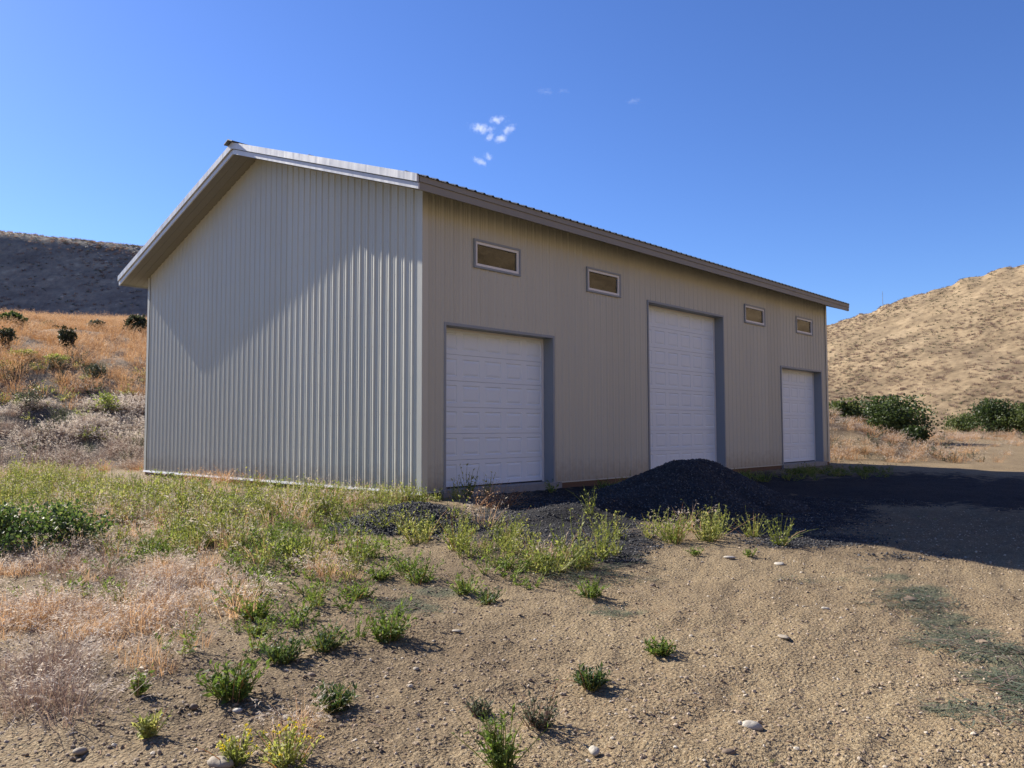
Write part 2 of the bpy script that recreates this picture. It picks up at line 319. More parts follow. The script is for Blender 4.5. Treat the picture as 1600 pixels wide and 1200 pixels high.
# ------------------------------------------------------------------ mesh helpers
def link(o, parent=None):
    col.objects.link(o)
    if parent is not None: o.parent = parent
    return o
def tag(o, label=None, cat=None, group=None, kind=None):
    if label: o['label'] = label
    if cat: o['category'] = cat
    if group: o['group'] = group
    if kind: o['kind'] = kind
    return o
def empty(name, loc=(0, 0, 0)):
    o = bpy.data.objects.new(name, None); o.location = loc; o.empty_display_size = 0.2; return link(o)
class MB:
    def __init__(s): s.v = []; s.f = []; s.m = []; s.mi = 0
    def quad(s, a, b, c, d):
        i = len(s.v); s.v += [tuple(a), tuple(b), tuple(c), tuple(d)]; s.f.append((i, i+1, i+2, i+3)); s.m.append(s.mi)
    def tri(s, a, b, c):
        i = len(s.v); s.v += [tuple(a), tuple(b), tuple(c)]; s.f.append((i, i+1, i+2)); s.m.append(s.mi)
    def poly(s, pts):
        i = len(s.v); s.v += [tuple(p) for p in pts]; s.f.append(tuple(range(i, i+len(pts)))); s.m.append(s.mi)
    def hexa(s, b, t):
        """closed block from a bottom ring and a top ring of points"""
        n = len(b); i = len(s.v); s.v += [tuple(p) for p in b]+[tuple(p) for p in t]
        s.f.append(tuple(i+k for k in reversed(range(n)))); s.m.append(s.mi)
        s.f.append(tuple(i+n+k for k in range(n))); s.m.append(s.mi)
        for k in range(n):
            k2 = (k+1) % n; s.f.append((i+k, i+k2, i+n+k2, i+n+k)); s.m.append(s.mi)
    def box(s, x0, x1, y0, y1, z0, z1):
        s.hexa([(x0, y0, z0), (x1, y0, z0), (x1, y1, z0), (x0, y1, z0)], [(x0, y0, z1), (x1, y0, z1), (x1, y1, z1), (x0, y1, z1)])
    def tube(s, pts, rad, n=5):
        P = [np.array(p, float) for p in pts]; rings = []
        for k, p in enumerate(P):
            d = P[min(k+1, len(P)-1)]-P[max(k-1, 0)]; d /= (np.linalg.norm(d)+1e-9)
            a = np.cross(d, (0.3, 0.2, 1) if abs(d[2]) < .9 else (1, 0, 0)); a /= np.linalg.norm(a); b = np.cross(d, a)
            r = rad[k] if hasattr(rad, '__len__') else rad
            rings.append([p+r*(math.cos(6.2832*j/n)*a+math.sin(6.2832*j/n)*b) for j in range(n)])
        i = len(s.v)
        for q in rings: s.v += [tuple(p) for p in q]
        for k in range(len(P)-1):
            for j in range(n):
                j2 = (j+1) % n; s.f.append((i+k*n+j, i+k*n+j2, i+(k+1)*n+j2, i+(k+1)*n+j)); s.m.append(s.mi)
        s.f.append(tuple(i+(len(P)-1)*n+j for j in range(n))); s.m.append(s.mi)
    def mesh(s, name, mats):
        me = bpy.data.meshes.new(name); me.from_pydata(s.v, [], s.f)
        for mt in (mats if isinstance(mats, (list, tuple)) else [mats]): me.materials.append(mt)
        if any(s.m): me.polygons.foreach_set('material_index', s.m)
        me.update(); return me
    def build(s, name, mats, parent=None, bevel=0):
        o = link(bpy.data.objects.new(name, s.mesh(name, mats)), parent)
        if bevel:
            b = o.modifiers.new('bevel', 'BEVEL'); b.width = bevel; b.segments = 2; b.limit_method = 'ANGLE'; b.angle_limit = R(40)
        return o
def np_mesh(name, V, F, mat, smooth=False, attrs=None):
    me = bpy.data.meshes.new(name); V = np.asarray(V, np.float32); F = np.asarray(F, np.int32)
    me.vertices.add(len(V)); me.vertices.foreach_set('co', V.ravel())
    k = F.shape[1]; me.loops.add(F.size); me.loops.foreach_set('vertex_index', F.ravel())
    me.polygons.add(len(F)); me.polygons.foreach_set('loop_start', np.arange(0, F.size, k, dtype=np.int32))
    me.update(calc_edges=True)
    if smooth: me.polygons.foreach_set('use_smooth', np.ones(len(F), bool))
    for mt in (mat if isinstance(mat, (list, tuple)) else [mat]): me.materials.append(mt)
    for n, a in (attrs or {}).items():
        at = me.attributes.new(n, 'FLOAT', 'POINT'); at.data.foreach_set('value', np.asarray(a, np.float32))
    return me
def grid_faces(nr, nc, wrap=False):
    i = np.arange(nr-1)[:, None]; j = np.arange(nc if wrap else nc-1)[None, :]; j2 = (j+1) % nc
    return np.stack([i*nc+j, i*nc+j2, (i+1)*nc+j2, (i+1)*nc+j], -1).reshape(-1, 4)

# ------------------------------------------------------------------ where things grow (blobs seen in the photo, laid on the ground)
def blobs(u, v, lst):
    d = np.zeros_like(u)
    for (a, b, ra, rb, k) in lst:
        d = np.maximum(d, k*np.clip(1.35-np.hypot((u-a)/ra, (v-b)/rb), 0, 1))
    return d
def pix_of(x, y, z):
    u, v, w = project(np.stack([x, y, z], -1))
    bad = w < 1.5
    u = np.where(bad, 800, u); v = np.where(bad, 1200, v)
    return np.clip(u, -60, 1660), np.clip(v, 0, 1215), w
Z_GRAVEL = [(655, 815, 120, 32, .9), (860, 822, 170, 42, 1), (950, 850, 90, 30, .9), (980, 785, 230, 36, 1), (1200, 800, 190, 40, 1), (1400, 765, 240, 30, 1), (1580, 772, 110, 30, 1),
            (1260, 845, 140, 16, .75), (960, 880, 70, 14, .7), (1150, 760, 200, 25, 1), (1400, 870, 120, 10, .45)]
Z_LITTER = [(1395, 903, 55, 9, .75), (1445, 925, 55, 15, .85), (1430, 948, 60, 9, .6), (1475, 968, 60, 13, .9), (1500, 992, 75, 14, 1), (1455, 998, 70, 7, .6), (1545, 1022, 70, 20, 1), (1590, 1050, 60, 26, 1), (1545, 1058, 80, 12, .8), (1600, 1085, 50, 22, 1),
            (1490, 1106, 90, 10, .8), (1400, 1030, 50, 6, .4), (640, 945, 70, 14, .8), (690, 925, 80, 12, .7), (960, 958, 90, 7, .7), (880, 890, 100, 24, .5), (1300, 905, 80, 7, .4)]
Z_DRY = [(150, 960, 220, 70, 1), (50, 1080, 130, 80, .8), (390, 815, 130, 24, .8), (230, 915, 140, 40, 1), (520, 898, 30, 18, .7), (120, 860, 160, 60, .6)]

Z_SOIL_SHADE = [(330, 1090, 330, 110, 1), (640, 1010, 260, 110, .85), (560, 930, 220, 50, .8), (300, 900, 330, 60, .6), (760, 890, 160, 40, .7), (560, 1150, 260, 80, .7), (1480, 835, 260, 45, 1.3)]  # turned earth; the last blob paints the barn's ground shadow darker
# ------------------------------------------------------------------ ground sheet (one sheet, finer where one stands)
th = np.concatenate([np.linspace(-48, 48, 560), np.linspace(48, 312, 150)[1:-1]])
th = np.radians(th); rad = np.concatenate([[0.0], np.exp(np.linspace(math.log(0.8), math.log(420), 400))])
Tg, Rg = np.meshgrid(th, rad)
gw = Rg*np.cos(Tg); gl_ = Rg*np.sin(Tg)
gx, gy = xy_of(gw, gl_); gz_ = terrain(gx, gy)
near = sst(30, 12, Rg)
gz_ = gz_ + near*((fbm(gx*6, gy*6, 3, 71)-0.5)*0.045 + (vnoise(gx*17, gy*17, 77)-.5)*0.016)
inb = (gx > -0.02) & (gx < BL+.02) & (gy > 0.0) & (gy < BW+.02)
gz_ = np.where(inb, np.minimum(gz_, -0.2), gz_)
uu, vv, ww = pix_of(gx.ravel(), gy.ravel(), gz_.ravel())
wg, lg = wl_of(gx.ravel(), gy.ravel())
a_gravel = blobs(uu, vv, Z_GRAVEL)*(ww < 34)
a_soil_shade = blobs(uu, vv, Z_SOIL_SHADE)*(ww < 24)  # mask for turned earth and for shade painted into the dirt
a_litter = blobs(uu, vv, Z_LITTER)*(ww < 20)
a_dry = np.maximum(blobs(uu, vv, Z_DRY)*(ww < 24)*0.8, sst(33, 38, wg)*sst(0, -6, lg))
a_dry = np.maximum(a_dry, 0.55*sst(30, 35, wg)*sst(8, 11, lg)*sst(20, 15, lg))
a_bank = sst(25, 27, wg)*sst(37, 33, wg)*sst(-3, -9, lg)
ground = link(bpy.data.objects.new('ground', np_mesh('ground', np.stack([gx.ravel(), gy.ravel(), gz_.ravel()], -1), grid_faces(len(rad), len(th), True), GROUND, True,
              {'gravel': a_gravel, 'soil': a_soil_shade, 'litter': a_litter, 'dry': a_dry, 'bank': a_bank})))
tag(ground, kind='structure')

# hills
def hill_left_z(w, l):
    crest = np.minimum(27.6-(l+70)*0.105, 36)+(fbm(l*0.05, w*0.0, 3, 3)-0.5)*0.8
    crest = crest*sst(25, -30, l)+3*(1-sst(25, -30, l))
    base = 13.0*sst(25, -10, l)+1
    t = (w-93)/11.0
    z = base-1.5+(crest-base+1.5)*np.where(t < 0.9, np.clip(t, -1, 1), 0.9+0.16*(1-np.exp(-np.maximum(t-0.9, 0)/0.16*1.0)))
    return z + sst(0, .15, t)*sst(1.6, .8, t)*((fbm(w*0.12, l*0.12, 5, 13)-0.5)*0.5)
lw = np.linspace(89, 150, 120); ll = np.linspace(-170, 30, 300)
Lm, Wm = np.meshgrid(ll, lw); hx, hy = xy_of(Wm, Lm); hz = hill_left_z(Wm, Lm)
o = link(bpy.data.objects.new('shaded_hill', np_mesh('shaded_hill', np.stack([hx.ravel(), hy.ravel(), hz.ravel()], -1), grid_faces(len(lw), len(ll)), HILLL, True)))
tag(o, 'steep bare hillside in shade behind the left field', kind='structure')

def hill_right_z(r, t):
    """t: degrees to the right of the view"""
    y_sky = np.interp(t, [-10, 8, 20, 26.5, 33, 40, 60, 90, 150, 200], [655, 605, 521, 467, 412, 350, 170, 40, 60, 200])
    rc = 132.0
    crest = CAM[2]+(671-y_sky)/1238.0*rc*np.maximum(np.cos(np.radians(np.minimum(t, 50))), .62)
    jag = (vnoise(t*1.1, t*0, 8)-.5)*0.9 + (vnoise(t*3.1, t*0, 9)-.5)*0.35
    s = (r-72)/(rc-72)
    prof = np.where(s < 1, np.clip(s, -.3, 1)**1.0, 1-0.18*(s-1)**2-0.02*(s-1))
    prof = np.where((s > 0) & (s < 1), 0.35*s+0.65*(s*s*(2-s)) if False else 0.8*s+0.2*s*s*(3-2*s), prof)
    z = 0.2+(crest-0.2)*prof + jag*sst(.82, 1, s)
    ph = t*0.30+r*0.10
    return z + sst(0.02, .2, s)*sst(1.0, .8, s)*((fbm(ph*0.5, r*0.012, 3, 21)-0.5)*1.3+(fbm(r*0.13, t*0.45, 4, 22)-.5)*0.3)
ra = np.concatenate([np.linspace(64, 140, 150), np.linspace(142, 260, 30)]); ta = np.concatenate([np.linspace(-12, 48, 330), np.linspace(48.6, 205, 190)])
Tm, Rm = np.meshgrid(ta, ra)
hx, hy = xy_of(Rm*np.cos(np.radians(Tm)), Rm*np.sin(np.radians(Tm))); hz = hill_right_z(Rm, Tm)
o = link(bpy.data.objects.new('sunlit_hill', np_mesh('sunlit_hill', np.stack([hx.ravel(), hy.ravel(), hz.ravel()], -1), grid_faces(len(ra), len(ta))[:, ::-1], HILLR, True)))
tag(o, 'sunlit dry tan hillside rising behind the right end of the barn', kind='structure')

# ------------------------------------------------------------------ barn
barn = empty('metal_barn'); tag(barn, 'tan ribbed metal barn with three white garage doors and a gable roof', 'barn')
DOORS = [(0.55, 3.58, 3.03, 6, 5), (7.22, 10.94, 4.225, 8, 6), (14.64, 17.73, 3.03, 6, 5)]
WINS = [(1.26, 2.57, 4.20, 4.76), (4.76, 6.05, 4.18, 4.74), (12.24, 13.56, 4.20, 4.76), (15.79, 17.10, 4.21, 4.77)]
PIT = 0.2286
def profile(a, b, extra=()):
    pts = []
    k0 = int(math.floor(a/PIT))-1; k1 = int(math.ceil(b/PIT))+1
    raw = []
    for k in range(k0, k1+1):
        x = k*PIT+0.04
        raw += [(x-0.046, 0), (x-0.011, 0.018), (x+0.011, 0.018), (x+0.046, 0)]
        for q in (0.088, 0.141):
            raw += [(x+q-0.018, 0), (x+q-0.005, 0.004), (x+q+0.005, 0.004), (x+q+0.018, 0)]
    xs = [p[0] for p in raw]; ds = [p[1] for p in raw]
    cut = sorted(set([a, b]+[x for x in xs if a < x < b]+[e for e in extra if a < e < b]))
    return [(x, float(np.interp(x, xs, ds))) for x in cut]
def siding(name, a, b, z0, ztop, place, holes=(), label=None):
    """one vertical sheet of ribbed metal between a and b; holes = (x0,x1,z0,z1)"""
    m = MB(); pr = profile(a, b, [h[0] for h in holes]+[h[1] for h in holes])
    for (xa, da), (xb, db) in zip(pr, pr[1:]):
        mid = (xa+xb)/2; spans = [(z0, None)]
        for h in sorted((h for h in holes if h[0] < mid < h[1]), key=lambda h: h[2]):
            lo, _ = spans.pop()
            if h[2] > lo+.01: spans.append((lo, h[2]))
            spans.append((h[3], None))
        for lo, hi in spans:
            ta_, tb_ = (ztop(xa), ztop(xb)) if hi is None else (hi, hi)
            m.quad(place(xa, da, lo), place(xb, db, lo), place(xb, db, tb_), place(xa, da, ta_))
    return m.build('siding_panel', SIDING, barn)
SHEET = 4*PIT
sof = lambda y: ZF+0.03+SL*(min(y, BW-y)+EO)
holes = [(x0, x1, -1, zt) for x0, x1, zt, _, _ in DOORS]+[(a+.03, b-.03, c_+.03, d-.03) for a, b, c_, d in WINS]
def sheets(total, fn):
    k = 0.0
    while k < total-0.01:
        e = min(k+SHEET, total); fn(k, e); k = e
sheets(BL, lambda a, b: siding('long', a, b, 0.0, lambda x: sof(0)-.002, lambda x, d, z: (x, -d, z), [h for h in holes if h[1] > a and h[0] < b]))
sheets(BW, lambda a, b: siding('gable', BW-b, BW-a, 0.0, lambda y: sof(y)-.002, lambda y, d, z: (-d, y, z)))
sheets(BW, lambda a, b: siding('gable2', a, b, 0.0, lambda y: sof(y)-.002, lambda y, d, z: (BL+d, y, z)))
sheets(BL, lambda a, b: siding('back', a, b, 0.0, lambda x: sof(0)-.002, lambda x, d, z: (x, BW+d, z)))

# trims
def part(name, mat, fn, bev=0.0): 
    m = MB(); fn(m); return m.build(name, mat, barn, bev)
for (cx, cy, sx, sy) in ((0, 0, -1, -1), (0, BW, -1, 1), (BL, 0, 1, -1), (BL, BW, 1, 1)):
    def f(m):
        a = 0.026; wd = 0.115
        X0, X1 = sorted((cx+sx*a, cx-sx*wd)); Y0, Y1 = sorted((cy+sy*a, cy+sy*(a-0.006)))
        m.box(X0, X1, Y0, Y1, 0.001, sof(0)-.004)
        X0, X1 = sorted((cx+sx*a, cx+sx*(a-0.006))); Y0, Y1 = sorted((cy+sy*(a-0.0061), cy-sy*wd))
        m.box(X0, X1, Y0, Y1, 0.001, sof(0)-.004)
    part('corner_trim', TRIM, f, 0.003)
def base_gable(m):
    m.hexa([(-.045, -.03, -.045), (-.001, -.03, -.045), (-.001, BW+.03, -.045), (-.045, BW+.03, -.045)], [(-.033, -.03, 0.0), (-.001, -.03, 0.0), (-.001, BW+.03, 0.0), (-.033, BW+.03, 0.0)])
part('base_flashing', VINYL, base_gable)
segs = [(0.0, DOORS[0][0]), (DOORS[0][1], DOORS[1][0]), (DOORS[1][1], DOORS[2][0]), (DOORS[2][1], BL)]
for a, b in segs:
    part('base_flashing', TRIM, lambda m: m.box(a+.001, b-.001, -.03, -.002, -.025, -.001))
    part('skirt_board', SKIRT, lambda m: m.box(a+(0.08 if a else 0.0), b-(0.08 if b < BL else 0), -.004, .04, -.42, -.026))
part('skirt_board', SKIRT, lambda m: m.box(.002, .04, .042, BW, -.42, -.046))
part('skirt_board', SKIRT, lambda m: m.box(BL-.04, BL-.002, .042, BW, -.42, -.026))
part('skirt_board', SKIRT, lambda m: m.box(.042, BL-.042, BW-.04, BW-.002, -.42, -.026))
part('concrete_slab', CONC, lambda m: m.box(.05, BL-.05, .05, BW-.05, -.3, 0.0))

# garage doors
INS = 0.26
for di, (x0, x1, zt, nrow, ncol) in enumerate(DOORS):
    lab = ['white ten-foot garage door nearest the corner', 'tall white garage door in the middle', 'white garage door at the far end'][di]
    door = bpy.data.objects.new('garage_door', None); door.location = (x0, INS, 0.03); link(door, barn); door['label'] = lab
    door.empty_display_size = .2
    Wd = x1-x0; Hd = zt-0.03; rh = Hd/nrow; cw = Wd/ncol; g = 0.003
    pw, ph = cw-0.14, rh-0.165
    # raised panel shared by the whole door, origin at its lower left corner
    pm = MB(); rings = [(0, 0), (0.016, 0.010), (0.028, 0.010), (0.062, 0.001)]
    rr = [[(i, d, i), (pw-i, d, i), (pw-i, d, ph-i), (i, d, ph-i)] for i, d in rings]
    for ra_, rb_ in zip(rr, rr[1:]):
        for k in range(4):
            k2 = (k+1) % 4; pm.quad(ra_[k], ra_[k2], rb_[k2], rb_[k])
    pm.poly(rr[-1]); pme = pm.mesh('raised_panel', DOORM)
    sm = MB(); xs = [0.0]
    for c_ in range(ncol): xs += [c_*cw+0.07, c_*cw+0.07+pw]
    xs.append(Wd); zs = [g, 0.0825, 0.0825+ph, rh-g]
    for i in range(len(xs)-1):
        for j in range(3):
            if j == 1 and i % 2 == 1: continue
            sm.quad((xs[i], 0, zs[j]), (xs[i+1], 0, zs[j]), (xs[i+1], 0, zs[j+1]), (xs[i], 0, zs[j+1]))
    sm.quad((0, 0, rh-g), (Wd, 0, rh-g), (Wd, .045, rh+.002), (0, .045, rh+.002))
    sm.quad((0, .045, 0), (Wd, .045, 0), (Wd, 0, g), (0, 0, g))
    sme = sm.mesh('door_section', DOORM)
    for r_ in range(nrow):
        o = link(bpy.data.objects.new('door_section', sme), door); o.location = (0, 0, r_*rh)
        for c_ in range(ncol):
            o = link(bpy.data.objects.new('raised_panel', pme), door); o.location = (c_*cw+0.07, 0, r_*rh+0.0825)
    bm_ = MB(); bm_.box(0.01, Wd-.01, .05, .06, 0, Hd-.005); bm_.build('backing', DOORM, door)
    bm_ = MB(); bm_.box(0.005, Wd-.005, -.012, .03, -.031, -.003); bm_.build('bottom_seal', BLACK, door)
    for side in (0, 1):
        bm_ = MB()
        if side: bm_.box(Wd-.055, Wd-.001, -.02, -.003, -.02, Hd-.002)
        else: bm_.box(.001, .055, -.02, -.003, -.02, Hd-.002)
        bm_.build('door_stop', VINYL, door)
    bm_ = MB(); bm_.box(.0555, Wd-.0555, -.02, -.003, Hd-.045, Hd-.002); bm_.build('door_stop', VINYL, door)
    # metal-wrapped jambs and face trim
    part('jamb_trim', GREYTRIM, lambda m: (m.box(x0-.05, x0+.001, -.028, .0, 0.0, zt+.05), m.box(x0-.012, x0, 0.0, .33, 0.0, zt)))
    part('jamb_trim', GREYTRIM, lambda m: (m.box(x1-.001, x1+.05, -.028, .0, 0.0, zt+.05), m.box(x1, x1+.012, 0.0, .33, 0.0, zt)))
    part('head_trim', GREYTRIM, lambda m: (m.box(x0+.0015, x1-.0015, -.0275, .0, zt-.002, zt+.05), m.box(x0-.012, x1+.012, .001, .33, zt, zt+.012)))
    part('door_sill', CONC, lambda m: m.box(x0-.10, x1+.22, -.07, .045, -.45, -.002), 0.006)
    part('door_sill', CONC, lambda m: m.box(x0-.011, x1+.011, .0455, .33, -.29, 0.004))

# windows
for wi, (x0, x1, z0, z1) in enumerate(WINS):
    wnd = bpy.data.objects.new('window', None); wnd.location = (x0, 0, z0); link(wnd, barn); wnd.empty_display_size = .2
    w_, h_ = x1-x0, z1-z0
    def ring(name, mat, i0, i1, ya, yb):
        m = MB()
        m.box(i0, i1, ya, yb, i0, h_-i0); m.box(w_-i1, w_-i0, ya, yb, i0, h_-i0)
        m.box(i1, w_-i1, ya, yb, i0, i1); m.box(i1, w_-i1, ya, yb, h_-i1, h_-i0)
        return m.build(name, mat, wnd)
    ring('window_trim', GREYTRIM, 0.0, 0.042, -.04, .05)
    ring('window_frame', VINYL, 0.0425, 0.092, -.022, .06)
    m = MB(); m.box(0.092, w_-.092, .012, .016, .092, h_-.092); m.build('pane', GLASS, wnd)

# roof: sheets on both slopes
def roof_pt(y, d):
    t = min(y, BW-y)
    nx = SL/math.hypot(1, SL); nz = 1/math.hypot(1, SL)
    sgn = -1 if y < BW/2 else 1
    return (y+sgn*nx*d, ZF+0.242+SL*(t+EO)+nz*d)
def roof_sheet(a, b, side):
    m = MB(); pr = [(x, d*1.5) for x, d in profile(a, b)]
    ye = -EO-.045 if side == 0 else BW+EO+.045
    yr = BW/2-.002 if side == 0 else BW/2+.002
    for (xa, da), (xb, db) in zip(pr, pr[1:]):
        q = []
        for (x, d) in ((xa, da), (xb, db)):
            for y in (ye, yr):
                for off in (0.004, 0.0):
                    yy, zz = roof_pt(y, d+off); q.append((x, yy, zz))
        m.quad(q[0], q[4], q[6], q[2]); m.quad(q[1], q[3], q[7], q[5]); m.quad(q[0], q[1], q[5], q[4])
    return m.build('roof_panel', ROOF, barn)
k = -GO-.01
while k < BL+GO:
    e = min(k+SHEET, BL+GO+.01)
    roof_sheet(k, e, 0); roof_sheet(k, e, 1); k = e
def slope_bar(name, mat, xa, xb, y0, y1, d0, d1, base=0.0):
    """bar that follows the roof slope from y0 to y1, between x xa..xb, d0..d1 measured vertically from the soffit line"""
    def z(y): return ZF+SL*(min(y, BW-y)+EO)
    m = MB()
    m.hexa([(xa, y0, z(y0)+d0), (xb, y0, z(y0)+d0), (xb, y1, z(y1)+d0), (xa, y1, z(y1)+d0)], [(xa, y0, z(y0)+d1), (xb, y0, z(y0)+d1), (xb, y1, z(y1)+d1), (xa, y1, z(y1)+d1)])
    return m.build(name, mat, barn)
for xs_ in ((-GO, 1), (BL+GO, -1)):
    X, s = xs_
    for ya, yb in ((-EO-.02, BW/2-.0005), (BW+EO+.02, BW/2+.0005)):
        a, b = sorted((X-s*.035, X+s*.012)); slope_bar('rake_trim', RAKE, a, b, ya*1.0, yb, .122, .262)
        a, b = sorted((X, X+s*.03)); slope_bar('rake_fascia', RAKE, a, b, ya, yb, 0.0, .104)
        a, b = sorted((X+s*.018, X+s*.035)); slope_bar('rake_reveal', FASCIA, a, b, ya, yb, .1045, .1215)
for y, s in ((-EO, 1), (BW+EO, -1)):
    a, b = sorted((y, y+s*.022)); part('eave_fascia', FASCIA, lambda m: m.box(-GO+.036, BL+GO-.036, a, b, ZF-.004, ZF+.128))
    a, b = sorted((y-s*.018, y+s*.02)); part('eave_fascia', FASCIA, lambda m: m.box(-GO+.0362, BL+GO-.0362, a, b, ZF+.130, ZF+.232))
# soffit boards (sheets along the eaves and up the rakes)
def soffit(xa, xb, ya, yb):
    def z(y): return ZF+0.03+SL*(min(y, BW-y)+EO)
    m = MB(); m.hexa([(xa, ya, z(ya)), (xb, ya, z(ya)), (xb, yb, z(yb)), (xa, yb, z(yb))], [(xa, ya, z(ya)+.01), (xb, ya, z(ya)+.01), (xb, yb, z(yb)+.01), (xa, yb, z(yb)+.01)])
    m.build('soffit_panel', SOFFIT, barn)
for s0, s1 in ((-EO+.023, BW/2-.001), (BW+EO-.023, BW/2+.001)):
    for xa, xb in ((-GO+.031, -.002), (BL+.002, BL+GO-.031)):
        n = 3
        for k in range(n):
            wd = (xb-xa)/n; soffit(xa+k*wd+.003, xa+(k+1)*wd-.003, s0, s1)
for s0, s1 in ((-EO+.023, -.002), (BW+EO-.023, BW+.002)):
    k = 0.0
    while k < BL-.01:
        e = min(k+1.22, BL); soffit(k+.003, e-.003, s0, s1); k = e
# ridge cap and the two rails that run along the roof
m = MB(); zr_ = ZF+.242+SL*(BW/2+EO)
for s in (-1, 1):
    m.hexa([(-GO-.13, BW/2, zr_+.045), (BL+GO+.1, BW/2, zr_+.045), (BL+GO+.1, BW/2+s*.19, zr_+.035-.19*SL), (-GO-.13, BW/2+s*.19, zr_+.035-.19*SL)],
           [(-GO-.13, BW/2, zr_+.07), (BL+GO+.1, BW/2, zr_+.07), (BL+GO+.1, BW/2+s*.2, zr_+.055-.2*SL), (-GO-.13, BW/2+s*.2, zr_+.055-.2*SL)])
m.build('ridge_cap', ROOF, barn)
for y in (2.85, -0.2):
    yy, zz = roof_pt(y, 0.024)
    part('roof_rail', ROOF, lambda m: (m.box(-GO+.02, BL+GO-.1, yy-.012, yy+.012, zz-.01, zz+.012), m.box(-GO+.02, BL+GO-.1, yy+.0125, yy+.05, zz-.004, zz+.008)))
# screw heads along the girts
m = MB()
rows = [0.12, 0.75, 1.4, 2.05, 2.7, 3.35, 4.0, 4.65, 5.25, 5.9, 6.5]
def head(p, ax):
    a = 0.006
    if ax == 0: m.box(p[0]-.006, p[0], p[1]-a, p[1]+a, p[2]-a, p[2]+a)
    else: m.box(p[0]-a, p[0]+a, p[1]-.006, p[1], p[2]-a, p[2]+a)
for k in range(1, int(BW/PIT)):
    y = k*PIT+0.04+.058
    for z in rows:
        if z < sof(y)-.1: head((-.0005, y, z), 0)
for k in range(1, int(BL/PIT)):
    x = k*PIT+0.04+.058
    for z in rows[:9]:
        if z < sof(0)-.05 and not any(h[0]-.06 < x < h[1]+.06 and h[2]-.06 < z < h[3]+.06 for h in holes): head((x, -.0005, z), 1)
tag(m.build('screw_heads', STEEL, barn), kind='stuff')

# ------------------------------------------------------------------ gravel heaps
def chip_mesh(name, rng, mat, flat=0.7, jag=0.35):
    m = MB()
    ico = [(-.53, .85, 0), (.53, .85, 0), (-.53, -.85, 0), (.53, -.85, 0), (0, -.53, .85), (0, .53, .85), (0, -.53, -.85), (0, .53, -.85), (.85, 0, -.53), (.85, 0, .53), (-.85, 0, -.53), (-.85, 0, .53)]
    fs = [(0, 11, 5), (0, 5, 1), (0, 1, 7), (0, 7, 10), (0, 10, 11), (1, 5, 9), (5, 11, 4), (11, 10, 2), (10, 7, 6), (7, 1, 8), (3, 9, 4), (3, 4, 2), (3, 2, 6), (3, 6, 8), (3, 8, 9), (4, 9, 5), (2, 4, 11), (6, 2, 10), (8, 6, 7), (9, 8, 1)]
    sx, sy = rng.uniform(.75, 1.2), rng.uniform(.6, 1.0)
    V = [np.array(p)*(1+rng.uniform(-jag, jag))*np.array((sx, sy, flat)) for p in ico]
    m.v = [tuple(p) for p in V]; m.f = fs; m.m = [0]*20
    return m.mesh(name, mat)
def round_stone_mesh(name, rng, mat, flat=0.5):
    nu, nv = 14, 8; V = []; ph = [rng.uniform(0, 6.28) for _ in range(8)]
    V.append((0, 0, -flat))
    for j in range(1, nv):
        b = -math.pi/2+math.pi*j/nv
        for i in range(nu):
            a = 2*math.pi*i/nu
            k = 1+.10*math.sin(2*a+ph[0])+.07*math.sin(3*a+ph[1]+b)+.06*math.sin(2*b+ph[2]+a)+.04*math.sin(5*a+ph[3]-2*b)
            V.append((k*math.cos(b)*math.cos(a), .78*k*math.cos(b)*math.sin(a), flat*k*math.sin(b)))
    V.append((0, 0, flat)); F = []
    for i in range(nu): F.append((0, 1+(i+1) % nu, 1+i))
    for j in range(nv-2):
        for i in range(nu): F.append((1+j*nu+i, 1+j*nu+(i+1) % nu, 1+(j+1)*nu+(i+1) % nu, 1+(j+1)*nu+i))
    e = len(V)-1
    for i in range(nu): F.append((e, 1+(nv-2)*nu+i, 1+(nv-2)*nu+(i+1) % nu))
    me = bpy.data.meshes.new(name); me.from_pydata(V, [], F); me.materials.append(mat)
    me.polygons.foreach_set('use_smooth', np.ones(len(F), bool)); me.update(); return me

